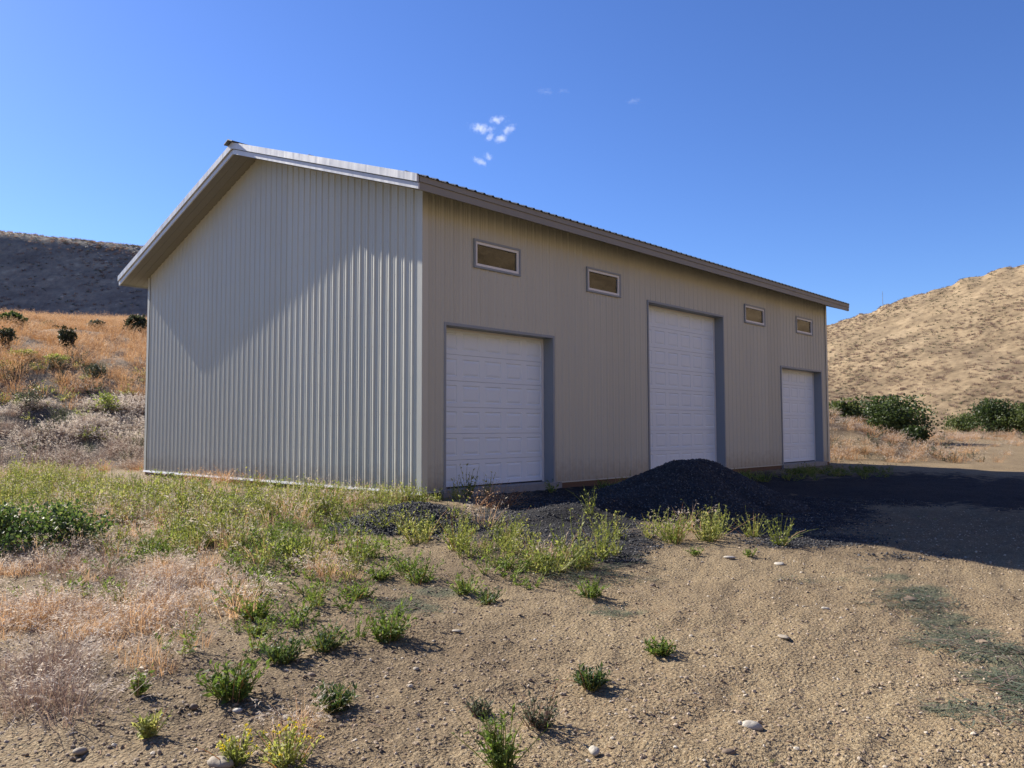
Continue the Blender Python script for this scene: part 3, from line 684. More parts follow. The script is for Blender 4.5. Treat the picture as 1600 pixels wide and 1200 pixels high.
def gn_scatter(name, P, S, rot, meshes, parent=None):
    """one object that carries many small copies, turned and scaled, of a few shapes"""
    P = np.asarray(P, np.float32); me = bpy.data.meshes.new(name); me.vertices.add(len(P)); me.vertices.foreach_set('co', P.ravel())
    a = me.attributes.new('sc', 'FLOAT', 'POINT'); a.data.foreach_set('value', np.asarray(S, np.float32))
    a = me.attributes.new('rt', 'FLOAT_VECTOR', 'POINT'); a.data.foreach_set('vector', np.asarray(rot, np.float32).ravel())
    o = link(bpy.data.objects.new(name, me), parent)
    ng = bpy.data.node_groups.new(name, 'GeometryNodeTree')
    ng.interface.new_socket('Geometry', in_out='INPUT', socket_type='NodeSocketGeometry'); ng.interface.new_socket('Geometry', in_out='OUTPUT', socket_type='NodeSocketGeometry')
    n = ng.nodes; l = ng.links
    gi = n.new('NodeGroupInput'); go = n.new('NodeGroupOutput')
    iop = n.new('GeometryNodeInstanceOnPoints'); join = n.new('GeometryNodeJoinGeometry')
    for k, ms in enumerate(meshes):
        so = bpy.data.objects.new('scatter_source', ms)
        oi = n.new('GeometryNodeObjectInfo'); oi.inputs['Object'].default_value = so; oi.inputs['As Instance'].default_value = False
        g2 = n.new('GeometryNodeGeometryToInstance'); l.new(oi.outputs['Geometry'], g2.inputs[0]); l.new(g2.outputs[0], join.inputs[0])
    l.new(gi.outputs[0], iop.inputs['Points']); l.new(join.outputs[0], iop.inputs['Instance'])
    iop.inputs['Pick Instance'].default_value = True
    rv = n.new('FunctionNodeRandomValue'); rv.data_type = 'INT'
    [s for s in rv.inputs if s.name == 'Min' and s.type == 'INT'][0].default_value = 0
    [s for s in rv.inputs if s.name == 'Max' and s.type == 'INT'][0].default_value = len(meshes)-1
    l.new([s for s in rv.outputs if s.type == 'INT'][0], iop.inputs['Instance Index'])
    na = n.new('GeometryNodeInputNamedAttribute'); na.data_type = 'FLOAT'; na.inputs['Name'].default_value = 'sc'
    l.new([s for s in na.outputs if s.name == 'Attribute'][0], iop.inputs['Scale'])
    nr = n.new('GeometryNodeInputNamedAttribute'); nr.data_type = 'FLOAT_VECTOR'; nr.inputs['Name'].default_value = 'rt'
    er = n.new('FunctionNodeEulerToRotation'); l.new([s for s in nr.outputs if s.name == 'Attribute'][0], er.inputs[0]); l.new(er.outputs[0], iop.inputs['Rotation'])
    l.new(iop.outputs[0], go.inputs[0])
    md = o.modifiers.new('scatter', 'NODES'); md.node_group = ng
    return o
rng = random.Random(7); npr = np.random.default_rng(11)
CHIPS = [chip_mesh('gravel_chip', rng, CHIP) for _ in range(5)]
PEBS = [chip_mesh('pebble', rng, PEBBLE, rng.uniform(.5, .8), .22) for _ in range(7)]
def rand_rot(n, tilt=3.14): return np.stack([npr.uniform(-tilt, tilt, n), npr.uniform(-tilt, tilt, n), npr.uniform(0, 6.283, n)], -1)

def heap(name, cx, cy, hmax, rx, ry, ang, seed, label, nchips):
    """loose gravel tipped in a cone"""
    nr, na = 46, 72; base = terrain(cx, cy)
    t = np.linspace(0, 1, nr)[:, None]; a = np.linspace(0, 2*math.pi, na, endpoint=False)[None, :]
    edge = 1+0.22*(fbm(np.cos(a)*1.3+5, np.sin(a)*1.3+seed, 3, seed)-0.5)*2
    X = t*rx*np.cos(a)*edge; Y = t*ry*np.sin(a)*edge
    xx = cx+X*math.cos(ang)-Y*math.sin(ang); yy = cy+X*math.sin(ang)+Y*math.cos(ang)
    def prof(t): return hmax*(np.clip(1-t, 0, 1)**1.12)*(1-0.16*np.exp(-(t/0.10)**2))
    zz = terrain(xx, yy)*(t > .0)+0 
    zz = (1-t**2)*base+(t**2)*terrain(xx, yy) + prof(t)*(1+0.16*(fbm(xx*1.4, yy*1.4, 3, seed+4)-.5)) + (fbm(xx*7, yy*7, 3, seed+5)-.5)*0.05*np.minimum(1, (1-t)*6) - 0.05*(t > .97)
    V = np.stack([np.broadcast_to(xx, zz.shape).ravel()-cx, np.broadcast_to(yy, zz.shape).ravel()-cy, zz.ravel()-base], -1)
    root = empty(name, (cx, cy, float(base))); tag(root, label, 'gravel pile')
    link(bpy.data.objects.new('pile', np_mesh('pile', V, grid_faces(nr, na, True), GRAV, True)), root)
    F = grid_faces(nr, na, True); f = V[F[npr.integers(0, len(F), nchips*2)]]
    area = np.linalg.norm(np.cross(f[:, 1]-f[:, 0]+1e-9, f[:, 3]-f[:, 0]), axis=1); keep = npr.random(len(f)) < area/np.quantile(area, .9)
    f = f[keep][:nchips]; a_, b_ = npr.random((len(f), 1)), npr.random((len(f), 1))
    Pp = f[:, 0]*(1-a_)*(1-b_)+f[:, 1]*a_*(1-b_)+f[:, 2]*a_*b_+f[:, 3]*(1-a_)*b_
    o = gn_scatter('loose_chips', Pp+np.array([0, 0, .004]), npr.uniform(.006, .021, len(Pp)), rand_rot(len(Pp)), CHIPS, root); o['kind'] = 'stuff'
    return root
heap('gravel_pile', 3.45, -3.35, 0.92, 2.35, 1.95, 0.5, 3, 'tall black gravel heap in front of the tall middle garage door', 9000)
hx_, hy_, _, _ = ground_at(650, 822)
heap('gravel_pile', hx_, hy_, 0.38, 1.3, 0.9, -0.75, 8, 'low grey gravel mound in the sun at the near barn corner', 3500)

# ------------------------------------------------------------------ plants
def arc(p0, az, lean, length, n, droop):
    """points of a stem that leans out and bends over"""
    pts = [np.array(p0, float)]; el = math.pi/2-lean
    for k in range(n):
        d = np.array([math.cos(az)*math.cos(el), math.sin(az)*math.cos(el), math.sin(el)])
        pts.append(pts[-1]+d*length/n); el -= droop/n
    return pts
def leaf(m, p, d, up, ln, wd, fold=0.25):
    d = d/(np.linalg.norm(d)+1e-9); s = np.cross(d, up); s /= (np.linalg.norm(s)+1e-9); nrm = np.cross(s, d)
    mid = p+d*ln*.5+nrm*ln*.06; tip = p+d*ln-nrm*ln*.12
    a = p+d*ln*.42+s*wd*.5+nrm*wd*fold; b = p+d*ln*.42-s*wd*.5+nrm*wd*fold
    i = len(m.v); m.v += [tuple(p), tuple(a), tuple(tip), tuple(b), tuple(mid)]
    m.f += [(i, i+4, i+1), (i+1, i+4, i+2), (i, i+3, i+4), (i+3, i+2, i+4)]; m.m += [m.mi]*4
def blade(m, pts, wd):
    az = np.array(pts[-1])-np.array(pts[0]); s = np.array([-az[1], az[0], 0.0]); q = np.linalg.norm(s); s = s/q if q > 1e-4 else np.array([1.0, 0, 0])
    n = len(pts)-1; i = len(m.v)
    for k, p in enumerate(pts[:-1]):
        w = wd*(1-0.6*k/n)*.5; m.v += [tuple(p-s*w), tuple(p+s*w)]
    m.v.append(tuple(pts[-1]))
    for k in range(n-1): m.f.append((i+2*k, i+2*k+1, i+2*k+3, i+2*k+2)); m.m.append(m.mi)
    m.f.append((i+2*(n-1), i+2*(n-1)+1, i+2*n)); m.m.append(m.mi)
def rdir(r):
    a = r.uniform(0, 6.283); z = r.uniform(-.5, 1); q = math.sqrt(max(0, 1-z*z)); return np.array([q*math.cos(a), q*math.sin(a), z])
def leafy_weed(r, mats, stems=11, h=.22, spread=.16, lf=.055, nl=9, flowers=0, name='weed'):
    m = MB()
    for k in range(stems):
        az = r.uniform(0, 6.283); ln = h*r.uniform(.55, 1.15); q = math.sqrt(r.random())
        p0 = np.array([math.cos(az)*spread*.35*q, math.sin(az)*spread*.35*q, -.01])
        pts = arc(p0, az+r.uniform(-.5, .5), q*math.atan2(spread, h)*1.5*r.uniform(.6, 1.2), ln, 4, r.uniform(-.3, .5))
        m.mi = 1 if len(mats) > 1 else 0; m.tube(pts, [.0035, .003, .0025, .002, .0012], 3); m.mi = 0
        for j in range(nl):
            t = r.uniform(.08, 1)*4; i = min(3, int(t)); p = pts[i]+(pts[i+1]-pts[i])*(t-i)
            d = rdir(r)*.8+(pts[i+1]-pts[i])/np.linalg.norm(pts[i+1]-pts[i])*.6
            l_ = lf*r.uniform(.5, 1.2)*(1.15-.5*t/4); leaf(m, p, d, rdir(r)+np.array([0, 0, .8]), l_, l_*r.uniform(.25, .42))
        if flowers and r.random() < flowers:
            m.mi = 2
            for _ in range(4): leaf(m, pts[-1]+rdir(r)*.008, rdir(r), rdir(r), .014, .012)
            m.mi = 0
    return m.mesh(name, mats)
def grass_tuft(r, mats, n=46, h=.3, spread=.12, wd=.005, droop=1.1, heads=0.0, name='tuft', lean=.5, hl=.035):
    m = MB()
    for k in range(n):
        az = r.uniform(0, 6.283); q = math.sqrt(r.random())
        p0 = np.array([math.cos(az)*spread*q, math.sin(az)*spread*q, -.01])
        pts = arc(p0, az+r.uniform(-1, 1), lean*r.uniform(.1, 1.3)*(.4+.6*q), h*r.uniform(.5, 1.15), 3, droop*r.uniform(.3, 1.3))
        m.mi = 0; blade(m, pts, wd*r.uniform(.7, 1.3))
        if r.random() < heads:
            m.mi = 1 if len(mats) > 1 else 0; d = pts[-1]-pts[-2]; d /= np.linalg.norm(d)
            for j in range(5):
                p = pts[-2]+(pts[-1]-pts[-2])*r.uniform(.2, 1); leaf(m, p, d*.7+rdir(r)*.5+np.array([0, 0, -.5]), rdir(r), hl*r.uniform(.6, 1.2), hl*.16)
    return m.mesh(name, mats)
rp = random.Random(21)
M_GREEN = [leafy_weed(rp, [WEEDG, WEEDY], rp.randint(9, 14), rp.uniform(.2, .3), rp.uniform(.12, .2), .055, 9) for _ in range(5)]
M_YEL = [leafy_weed(rp, [WEEDY, WEEDY], rp.randint(9, 14), rp.uniform(.26, .38), rp.uniform(.10, .16), .05, 10) for _ in range(4)] + [grass_tuft(rp, [DRYT, FLUFF], 40, .3, .12, .004, 1.2, .5, lean=.6) for _ in range(2)]
M_DARK = [leafy_weed(rp, [WEEDD, WEEDG], rp.randint(10, 15), rp.uniform(.13, .2), rp.uniform(.16, .22), .062, 11) for _ in range(4)]
M_DRY = [grass_tuft(rp, [DRYT, FLUFF], 60, rp.uniform(.22, .32), .13, .004, 1.5, .55, lean=.7) for _ in range(5)]
M_RUST = [grass_tuft(rp, [DRYO, DRYT], 55, rp.uniform(.25, .35), .15, .0045, 1.2, .5, lean=.6) for _ in range(4)]
M_MAUVE = [grass_tuft(rp, [DRYP, FLUFF], 75, rp.uniform(.26, .34), .16, .004, 1.3, .45, lean=.8, hl=.028) for _ in range(3)]
def flat_litter(r, mats, n, rad, l0, l1, wd, zmax):
    m = MB()
    for k in range(n):
        a = r.uniform(0, 6.283); q = math.sqrt(r.random())*rad; p = np.array([math.cos(a)*q, math.sin(a)*q, r.uniform(.002, zmax)]); m.mi = r.randrange(len(mats))
        d = r.gauss(0.6, .9); ln = r.uniform(l0, l1); b_ = r.uniform(-.6, .6)
        pts = [p, p+np.array([math.cos(d), math.sin(d), r.uniform(-.02, .06)])*ln*.5, p+np.array([math.cos(d), math.sin(d), 0])*ln*.5+np.array([math.cos(d+b_), math.sin(d+b_), r.uniform(-.06, .04)])*ln*.5]
        blade(m, pts, wd*r.uniform(.7, 1.4))
    return m.mesh('litter', mats)
M_LIT = [flat_litter(rp, [LITTER, LITTER, LITTER, DRYP], 60, .22, .06, .2, .006, .03) for _ in range(5)]
M_SPR = [leafy_weed(rp, [WEEDG, WEEDY], 4, .07, .06, .03, 5) for _ in range(3)]

def scatter_zone(name, label, dens, per_m2, wr, lr, meshes, smin, smax, tilt=.12, seed=1, base=.12, kindcat=None):
    g = np.random.default_rng(seed); n = int(per_m2*(wr[1]-wr[0])*(lr[1]-lr[0]))
    w = g.uniform(*wr, n); l = g.uniform(*lr, n); x, y = xy_of(w, l); z = terrain(x, y)
    u, v, dw = pix_of(x, y, z)
    p = dens(u, v, w, l)
    p = p*(base+1.5*sst(.38, .62, fbm(x*1.1, y*1.1, 3, seed+50)))
    ok = (g.random(n) < p) & ~((x > -.08) & (x < BL+.08) & (y > -.08) & (y < BW+.08))
    x, y, z = x[ok], y[ok], z[ok]; k = len(x)
    S = g.uniform(smin, smax, k)*(0.75+.5*fbm(x*.8, y*.8, 2, seed+9))
    S = S*np.where(g.random(k) < .1, 1.25, 1.0)
    rot = np.stack([g.normal(0, tilt, k), g.normal(0, tilt, k), g.uniform(0, 6.283, k)], -1)
    o = gn_scatter(name, np.stack([x, y, z-.005], -1), S, rot, meshes); tag(o, label, kindcat, kind='stuff'); return o
Z_WEEDY = [(200, 790, 220, 24, .7), (420, 798, 200, 22, .8), (580, 778, 110, 18, .8), (540, 755, 20, 8, .9), (620, 762, 30, 10, .9), (60, 755, 90, 18, .4), (330, 805, 220, 26, .55), (490, 830, 90, 30, .6), (360, 850, 90, 24, .5), (700, 838, 100, 20, .5), (600, 835, 70, 24, .8), (800, 860, 110, 18, .3), (900, 868, 80, 18, .3), (480, 880, 90, 30, .5), (160, 830, 150, 40, .45),
           (1075, 838, 50, 8, .3), (930, 845, 30, 14, .25), (860, 880, 60, 20, .5), (720, 775, 60, 8, .5)]
Z_GREEN = [(300, 830, 190, 40, .8), (440, 850, 100, 40, .9), (540, 845, 70, 24, .8), (420, 790, 240, 24, .5), (640, 845, 70, 16, .5), (120, 800, 150, 30, .5), (330, 780, 200, 30, .35), (230, 870, 120, 22, .4), (450, 905, 70, 34, .6), (560, 868, 60, 22, .7), (640, 870, 60, 14, .35), (690, 905, 90, 22, .4), (110, 850, 130, 40, .45), (440, 1175, 90, 30, .35), (470, 960, 130, 50, .28), (620, 900, 120, 40, .35), (300, 1000, 60, 40, .2), (800, 905, 110, 30, .3), (560, 990, 120, 30, .12), (860, 890, 70, 18, .4), (100, 930, 120, 30, .2)]
Z_DRYG = [(160, 960, 190, 46, 1), (60, 1010, 110, 50, 1), (230, 905, 120, 26, 1), (90, 890, 120, 40, .7), (400, 815, 110, 13, .7), (270, 990, 60, 30, .6), (515, 897, 20, 10, .9), (330, 930, 60, 25, .5), (120, 830, 130, 40, .35), (430, 1150, 90, 40, .18), (240, 1050, 50, 20, .5)]
Z_MAUV = [(40, 1090, 95, 60, 1), (100, 900, 90, 30, .35), (230, 935, 50, 20, .5)]
Z_RUSTG = [(330, 738, 100, 7, .35), (450, 748, 130, 10, .7), (540, 760, 60, 8, .5), (150, 735, 60, 8, .03)]
scatter_zone('yellow_green_weeds', 'yellow-green weeds growing along the gable wall', lambda u, v, w, l: blobs(u, v, Z_WEEDY)*(w < 25), 40, (6, 26), (-17, 8), M_YEL, .7, 1.4, seed=3)
scatter_zone('green_weeds', 'green leafy weeds spread over the dirt left of the gravel', lambda u, v, w, l: blobs(u, v, Z_GREEN)*(w < 25), 22, (4, 25), (-16, 6), M_GREEN, .6, 1.15, seed=4)
scatter_zone('dry_grass', 'dry tan grass with seed heads at the left front', lambda u, v, w, l: blobs(u, v, Z_DRYG)*(w < 22), 42, (3, 20), (-13, 2), M_DRY, .55, 1.05, seed=5)
scatter_zone('dry_mauve_stems', 'matted mauve-brown dry stems at the lower left corner', lambda u, v, w, l: blobs(u, v, Z_MAUV)*(w < 20), 60, (3, 15), (-10, 0), M_MAUVE, .55, .95, seed=6)
scatter_zone('rusty_grass_by_wall', 'rusty dry grass standing against the foot of the gable wall', lambda u, v, w, l: blobs(u, v, Z_RUSTG)*(w < 26), 34, (11, 26), (-15, 3), M_RUST, .75, 1.4, seed=7)
scatter_zone('raked_litter', 'grey-green raked weed litter lying flat on the dirt', lambda u, v, w, l: blobs(u, v, Z_LITTER)*(w < 18)*(v > 870), 60, (3, 15), (-6, 11), M_LIT, .5, 1.2, .05, seed=8)
scatter_zone('seedlings', 'tiny green seedlings dotted over the dirt', lambda u, v, w, l: 0.02+0*u, 8, (3, 16), (-8, 11), M_SPR, .3, .9, seed=9)
scatter_zone('shaded_weeds', 'sparse weeds growing in the shade by the long wall', lambda u, v, w, l: blobs(u, v, [(960, 765, 60, 9, .5), (1190, 750, 50, 6, .5), (1300, 742, 80, 7, .6), (1100, 750, 70, 8, .3), (860, 765, 40, 6, .5)])*(w > 11), 14, (11, 32), (0, 16), M_GREEN, .6, 1.2, seed=10)
# field and banks behind
scatter_zone('field_grass', 'rust-coloured dry grass covering the field behind the barn', lambda u, v, w, l: np.where(w > 34, .95, .3*sst(31, 34, w))*sst(-6, -9, l), 2.6, (29, 95), (-72, -6), M_RUST, 1.5, 2.6, seed=12, base=.6)
scatter_zone('bank_seed_heads', 'pale fluffy weeds on the cut bank left of the barn', lambda u, v, w, l: (.12+.88*sst(27.5, 30, w))*sst(25.5, 26.5, w)*sst(35, 31, w)*sst(-6, -9, l)*sst(.35, .6, fbm(l*.5, w*.5, 3, 5)), 16, (25, 36), (-30, -6), [grass_tuft(rp, [DRYP, FLUFF], 34, .35, .18, .008, 1.1, .9, lean=.9, hl=.075) for _ in range(3)], .7, 1.4, seed=13)
scatter_zone('bank_stalks', 'brown dry stalks on the lower cut bank left of the barn', lambda u, v, w, l: .9*sst(25, 26, w)*sst(31, 28.5, w)*sst(-6, -9, l), 12, (24.5, 31), (-26, -6), M_MAUVE, .8, 1.7, seed=16)
scatter_zone('bank_brush', 'low grey-green brush on the cut bank left of the barn', lambda u, v, w, l: (.8*np.exp(-((w-36.5)/1.6)**2)+.3*sst(25, 27, w)*sst(38, 33, w))*sst(-6, -9, l), 3, (24, 42), (-36, -6), [leafy_weed(rp, [SAGE, DRYP], 16, .5, .4, .10, 12), leafy_weed(rp, [WEEDY, DRYP], 16, .4, .4, .10, 12), grass_tuft(rp, [SAGE], 60, .5, .25, .012, .8)], .6, 1.4, seed=14)
scatter_zone('roadside_grass', 'pale dry grass on the low bank right of the barn', lambda u, v, w, l: .9*sst(29, 31, w)*sst(20, 15, l)*sst(8, 10, l)+.10*sst(19, 22, l)*sst(32, 36, w)+.4*sst(50, 56, w), 6, (29, 72), (9, 48), M_DRY+M_RUST[:1]+[leafy_weed(rp, [SAGE, DRYP], 12, .3, .25, .07, 9)], .9, 2.0, seed=15)

# brush dotted over both hills
def hill_scatter(name, label, zf, rmin, rmax, tmin, tmax, n, meshes, smin, smax, polar, seed):
    g = np.random.default_rng(seed); a = g.uniform(rmin, rmax, n); b = g.uniform(tmin, tmax, n)
    if polar: x, y = xy_of(a*np.cos(np.radians(b)), a*np.sin(np.radians(b)))
    else: x, y = xy_of(a, b)
    z = zf(a, b); k = g.random(n) < sst(.3, .6, fbm(x*.09, y*.09, 3, seed))*.9+.1
    x, y, z = x[k], y[k], z[k]; q = len(x)
    o = gn_scatter(name, np.stack([x, y, z-.05], -1), g.uniform(smin, smax, q), np.stack([g.normal(0, .1, q), g.normal(0, .1, q), g.uniform(0, 6.28, q)], -1), meshes)
    tag(o, label, kind='stuff'); return o
M_HT = [leafy_weed(rp, [SAGE, DRYP], 12, .34, .34, .13, 8, name='brush_clump') for _ in range(3)]
M_HD = [grass_tuft(rp, [DRYP], 40, .4, .25, .03, 1.0, 0, lean=.8) for _ in range(3)]
hill_scatter('hillside_brush', 'small dark brush clumps dotting the sunlit hill', hill_right_z, 70, 134, 15, 46, 6000, M_HT, .25, .75, True, 61)
hill_scatter('hillside_grass', 'pale bunch grass on the sunlit hill', hill_right_z, 70, 134, 15, 46, 9000, M_HD, .4, .9, True, 62)
hill_scatter('shaded_hill_brush', 'sparse brush and bunch grass on the shaded hill', hill_left_z, 92, 120, -84, -8, 10500, M_HT+M_HD+M_HD, .35, 1.0, False, 63)

# ------------------------------------------------------------------ pebbles and clods
def pebbles(name, label, n, wr, lr, s0, s1, meshes, seed, dens=None, power=2.5):
    g = np.random.default_rng(seed)
    w = wr[0]+(wr[1]-wr[0])*g.random(n)**1.5; l = g.uniform(-1, 1, n)*(w*.72+1.2) if lr is None else g.uniform(*lr, n)
    x, y = xy_of(w, l); z = terrain(x, y)
    ok = ~((x > -.1) & (x < BL+.1) & (y > -.1) & (y < BW+.1))
    if dens is not None:
        u, v, dw = pix_of(x, y, z); ok &= g.random(n) < dens(u, v)
    x, y, z = x[ok], y[ok], z[ok]; k = len(x)
    z = z+(fbm(x*6, y*6, 3, 71)-0.5)*0.045+(vnoise(x*17, y*17, 77)-.5)*0.016
    S = s0+(s1-s0)*g.random(k)**power
    o = gn_scatter(name, np.stack([x, y, z+S*.15], -1), S, rand_rot(k, .4), meshes); tag(o, label, kind='stuff'); return o
pebbles('pebbles', 'small pebbles and clods scattered over the dirt', 40000, (2.6, 15), None, .003, .017, PEBS, 81, lambda u, v: 1-.8*np.clip(blobs(u, v, Z_GRAVEL), 0, 1), 3.5)
pebbles('gravel_spread', 'loose dark gravel chips spread in front of the barn', 42000, (8.5, 16), (-4, 8), .006, .021, CHIPS, 82, lambda u, v: sst(.25, .6, blobs(u, v, Z_GRAVEL)+(fbm(u*.02, v*.04, 2, 5)-.5)*.4), 1.5)
scatter_zone('dead_stems', 'short dead stems and straw littering the dirt', lambda u, v, w, l: .55+0*u, 34, (2.8, 13), (-7, 9), [flat_litter(rp, [mt_], 7, .13, .02, .07, .003, .012) for mt_ in (DRYT, DRYP, DRYT, LITTER)], .5, 1.3, .05, seed=17)
pebbles('soil_crumbs', 'dark soil crumbs on the turned earth', 30000, (2.6, 13), None, .003, .013, [chip_mesh('crumb', rng, BROWNST, .7, .3) for _ in range(4)], 83, lambda u, v: .15+.85*np.clip(blobs(u, v, Z_SOIL_SHADE), 0, 1), 2.5)
hill_scatter('pale_rocks', 'pale rocks and tufts in a loose streak down the shaded hill', hill_left_z, 92.5, 106, -56, -46, 500, [chip_mesh('rock', rng, PALE, .6, .3) for _ in range(3)], .06, .28, False, 64)
# ------------------------------------------------------------------ single weeds that stand apart
def px_size(px, dist): return px/FPX*dist
def split_weed(r, mats, stems, h, spread, lf, nl, flowers=0):
    """a weed as two meshes: its stems and its leaves"""
    ms, ml = MB(), MB()
    for k in range(stems):
        az = r.uniform(0, 6.283); ln = h*r.uniform(.6, 1.15); q = math.sqrt(r.random())
        p0 = np.array([math.cos(az)*spread*.4*q, math.sin(az)*spread*.4*q, -.012])
        pts = arc(p0, az+r.uniform(-.5, .5), q*math.atan2(spread, h)*1.35*r.uniform(.6, 1.2), ln, 4, r.uniform(-.3, .6))
        ms.tube(pts, [.0042, .0036, .003, .0022, .0012], 3)
        for j in range(nl):
            t = r.uniform(.05, 1)*4; i = min(3, int(t)); p = pts[i]+(pts[i+1]-pts[i])*(t-i)
            d = rdir(r)*.85+(pts[i+1]-pts[i])/np.linalg.norm(pts[i+1]-pts[i])*.55
            l_ = lf*r.uniform(.5, 1.25)*(1.2-.55*t/4); leaf(ml, p, d, rdir(r)+np.array([0, 0, .8]), l_, l_*r.uniform(.24, .42))
        if flowers and r.random() < flowers:
            ml.mi = 1
            for _ in range(4): leaf(ml, pts[-1]+rdir(r)*.008, rdir(r), rdir(r), .014, .012)
            ml.mi = 0
    for k in range(max(2, stems//5)):
        az = r.uniform(0, 6.283); q = math.sqrt(r.random())*.5
        pts = arc((math.cos(az)*spread*q, math.sin(az)*spread*q, -.01), az, r.uniform(.1, .9), h*r.uniform(.9, 1.5), 4, r.uniform(0, .8))
        ms.mi = 1 if r.random() < .5 else 0; ms.tube(pts, [.003, .0028, .0024, .0018, .001], 3)
        for j in range(5): leaf(ml, pts[2+j % 3], rdir(r), rdir(r), lf*r.uniform(.3, .6), lf*.12)
    ms.mi = 0
    return ms.mesh('stems', [mats[1], DRYT]), ml.mesh('leaves', [mats[0], FLOWER])
GW, GS = 'single green weeds on the bare dirt', 'weeds along the gravel edge'
WEEDS = [  # base u, base v, width px, height px, leaf material, stems, leaf length, flowers, group, label
    (362, 1092, 84, 66, WEEDG, 34, .065, 0, GW, 'largest bushy green weed on the dirt right of the dry grass'),
    (441, 1034, 74, 44, WEEDD, 26, .06, 0, GW, 'dark green weed just behind the largest bushy weed'),
    (505, 1013, 74, 40, WEEDD, 28, .06, 0, GW, 'wide dark green weed at the right end of the row of weeds'),
    (400, 967, 66, 46, WEEDG, 26, .06, 0, GW, 'green weed at the edge of the dry grass below the weedy strip'),
    (404, 993, 36, 26, WEEDG, 14, .05, 0, GW, 'small green weed between two bigger ones beside the dry grass'),
    (607, 1003, 56, 50, WEEDG, 24, .07, 0, GW, 'upright green weed alone in the middle of the dirt with a sharp shadow'),
    (523, 1106, 62, 42, WEEDD, 24, .06, 0, GW, 'low dark green weed on the dirt in the lower middle'),
    (215, 1086, 24, 42, WEEDG, 10, .05, 0, GW, 'slim green sprout with dry stalks beside the mauve stems'),
    (234, 1151, 34, 40, WEEDY, 16, .05, 0, GW, 'small bright green weed near the lower left corner'),
    (556, 936, 66, 34, WEEDG, 26, .055, 0, GW, 'spreading green weed in front of the small dry tuft'),
    (591, 906, 44, 30, WEEDG, 18, .055, 0, GW, 'green weed below the low gravel mound'),
    (653, 911, 50, 34, WEEDG, 20, .055, 0, GW, 'round green weed right of centre below the low gravel mound'),
    (727, 927, 60, 32, WEEDG, 22, .055, 0, GW, 'low green weed on the grey-green litter'),
    (764, 941, 50, 24, WEEDD, 18, .055, 0, GW, 'flat dark green weed at the lower edge of the litter'),
    (922, 933, 46, 32, WEEDG, 20, .055, 0, GW, 'lone green weed in front of the black gravel heap'),
    (924, 1074, 50, 34, WEEDD, 20, .06, 0, GW, 'dark green weed lying low in the open dirt, right of the middle'),
    (1031, 1023, 46, 28, WEEDG, 18, .06, 0, GW, 'bright green weed alone on the right-hand dirt'),
    (750, 1120, 40, 30, SAGE, 12, .05, 0, GW, 'small grey-green weed among pebbles near the bottom edge'),
    (838, 1137, 66, 56, SAGE, 20, .045, 0, GW, 'sparse grey-green weed with thin stems near the bottom edge'),
    (787, 1206, 62, 88, WEEDG, 22, .055, 0, GW, 'tall thin weed cut by the bottom edge of the picture'),
    (450, 1196, 90, 60, WEEDY, 26, .04, .6, GW, 'weed with tiny yellow flowers at the bottom edge'),
    (370, 1190, 60, 46, WEEDY, 18, .04, .6, GW, 'smaller yellow-flowered weed left of the other one at the bottom edge'),
    (785, 850, 52, 52, WEEDY, 22, .06, 0, GS, 'upright yellow-green weed standing against the gravel berm'),
    (717, 860, 66, 56, WEEDY, 26, .06, 0, GS, 'leafy yellow-green clump right of the low gravel mound'),
    (655, 850, 70, 52, WEEDY, 26, .06, 0, GS, 'yellow-green clump at the foot of the low gravel mound'),
    (560, 872, 84, 46, WEEDG, 30, .06, 0, GS, 'broad green clump left of the low gravel mound'),
    (940, 874, 54, 60, WEEDY, 22, .06, 0, GS, 'tall pale green weed growing out of the gravel berm'),
    (922, 803, 22, 40, WEEDY, 9, .05, 0, GS, 'slender seedy weed at the shadow edge on the gravel'),
    (862, 895, 96, 50, WEEDY, 34, .05, 0, GS, 'loose pale green weed between the berm and the bare dirt'),
    (1052, 848, 58, 48, WEEDY, 26, .06, 0, GS, 'left half of the bright weeds before the black heap'),
    (1104, 846, 66, 54, WEEDY, 28, .06, 0, GS, 'tallest bright weed before the black gravel heap'),
    (1178, 840, 50, 40, WEEDY, 20, .05, 0, GS, 'short seedy weed at the right of the bright weeds by the heap'),
    (1218, 852, 46, 44, WEEDY, 18, .05, 0, GS, 'last bright weed beside the shadow of the heap'),
    (1088, 866, 30, 16, WEEDG, 10, .045, 0, GS, 'tiny flat weed just below the bright weeds by the heap'),
    (1170, 869, 26, 14, WEEDG, 9, .045, 0, GS, 'tiny flat weed on the dirt below the short seedy weed'),
]
rw = random.Random(5)
for (u, v, wp, hp, mt, st, lf, fl, grp, lab) in WEEDS:
    x, y, z, t = ground_at(u, v); h = px_size(hp, t); sp = px_size(wp, t)*.5
    root = empty('weed', (x, y, z)); root.rotation_euler.z = rw.uniform(0, 6.28); tag(root, lab, 'weed', grp)
    a, b = split_weed(rw, (mt, WEEDY if mt is not SAGE else DRYP), int(st*1.25), h, sp, lf, 10, fl)
    link(bpy.data.objects.new('stems', a), root); link(bpy.data.objects.new('leaves', b), root)
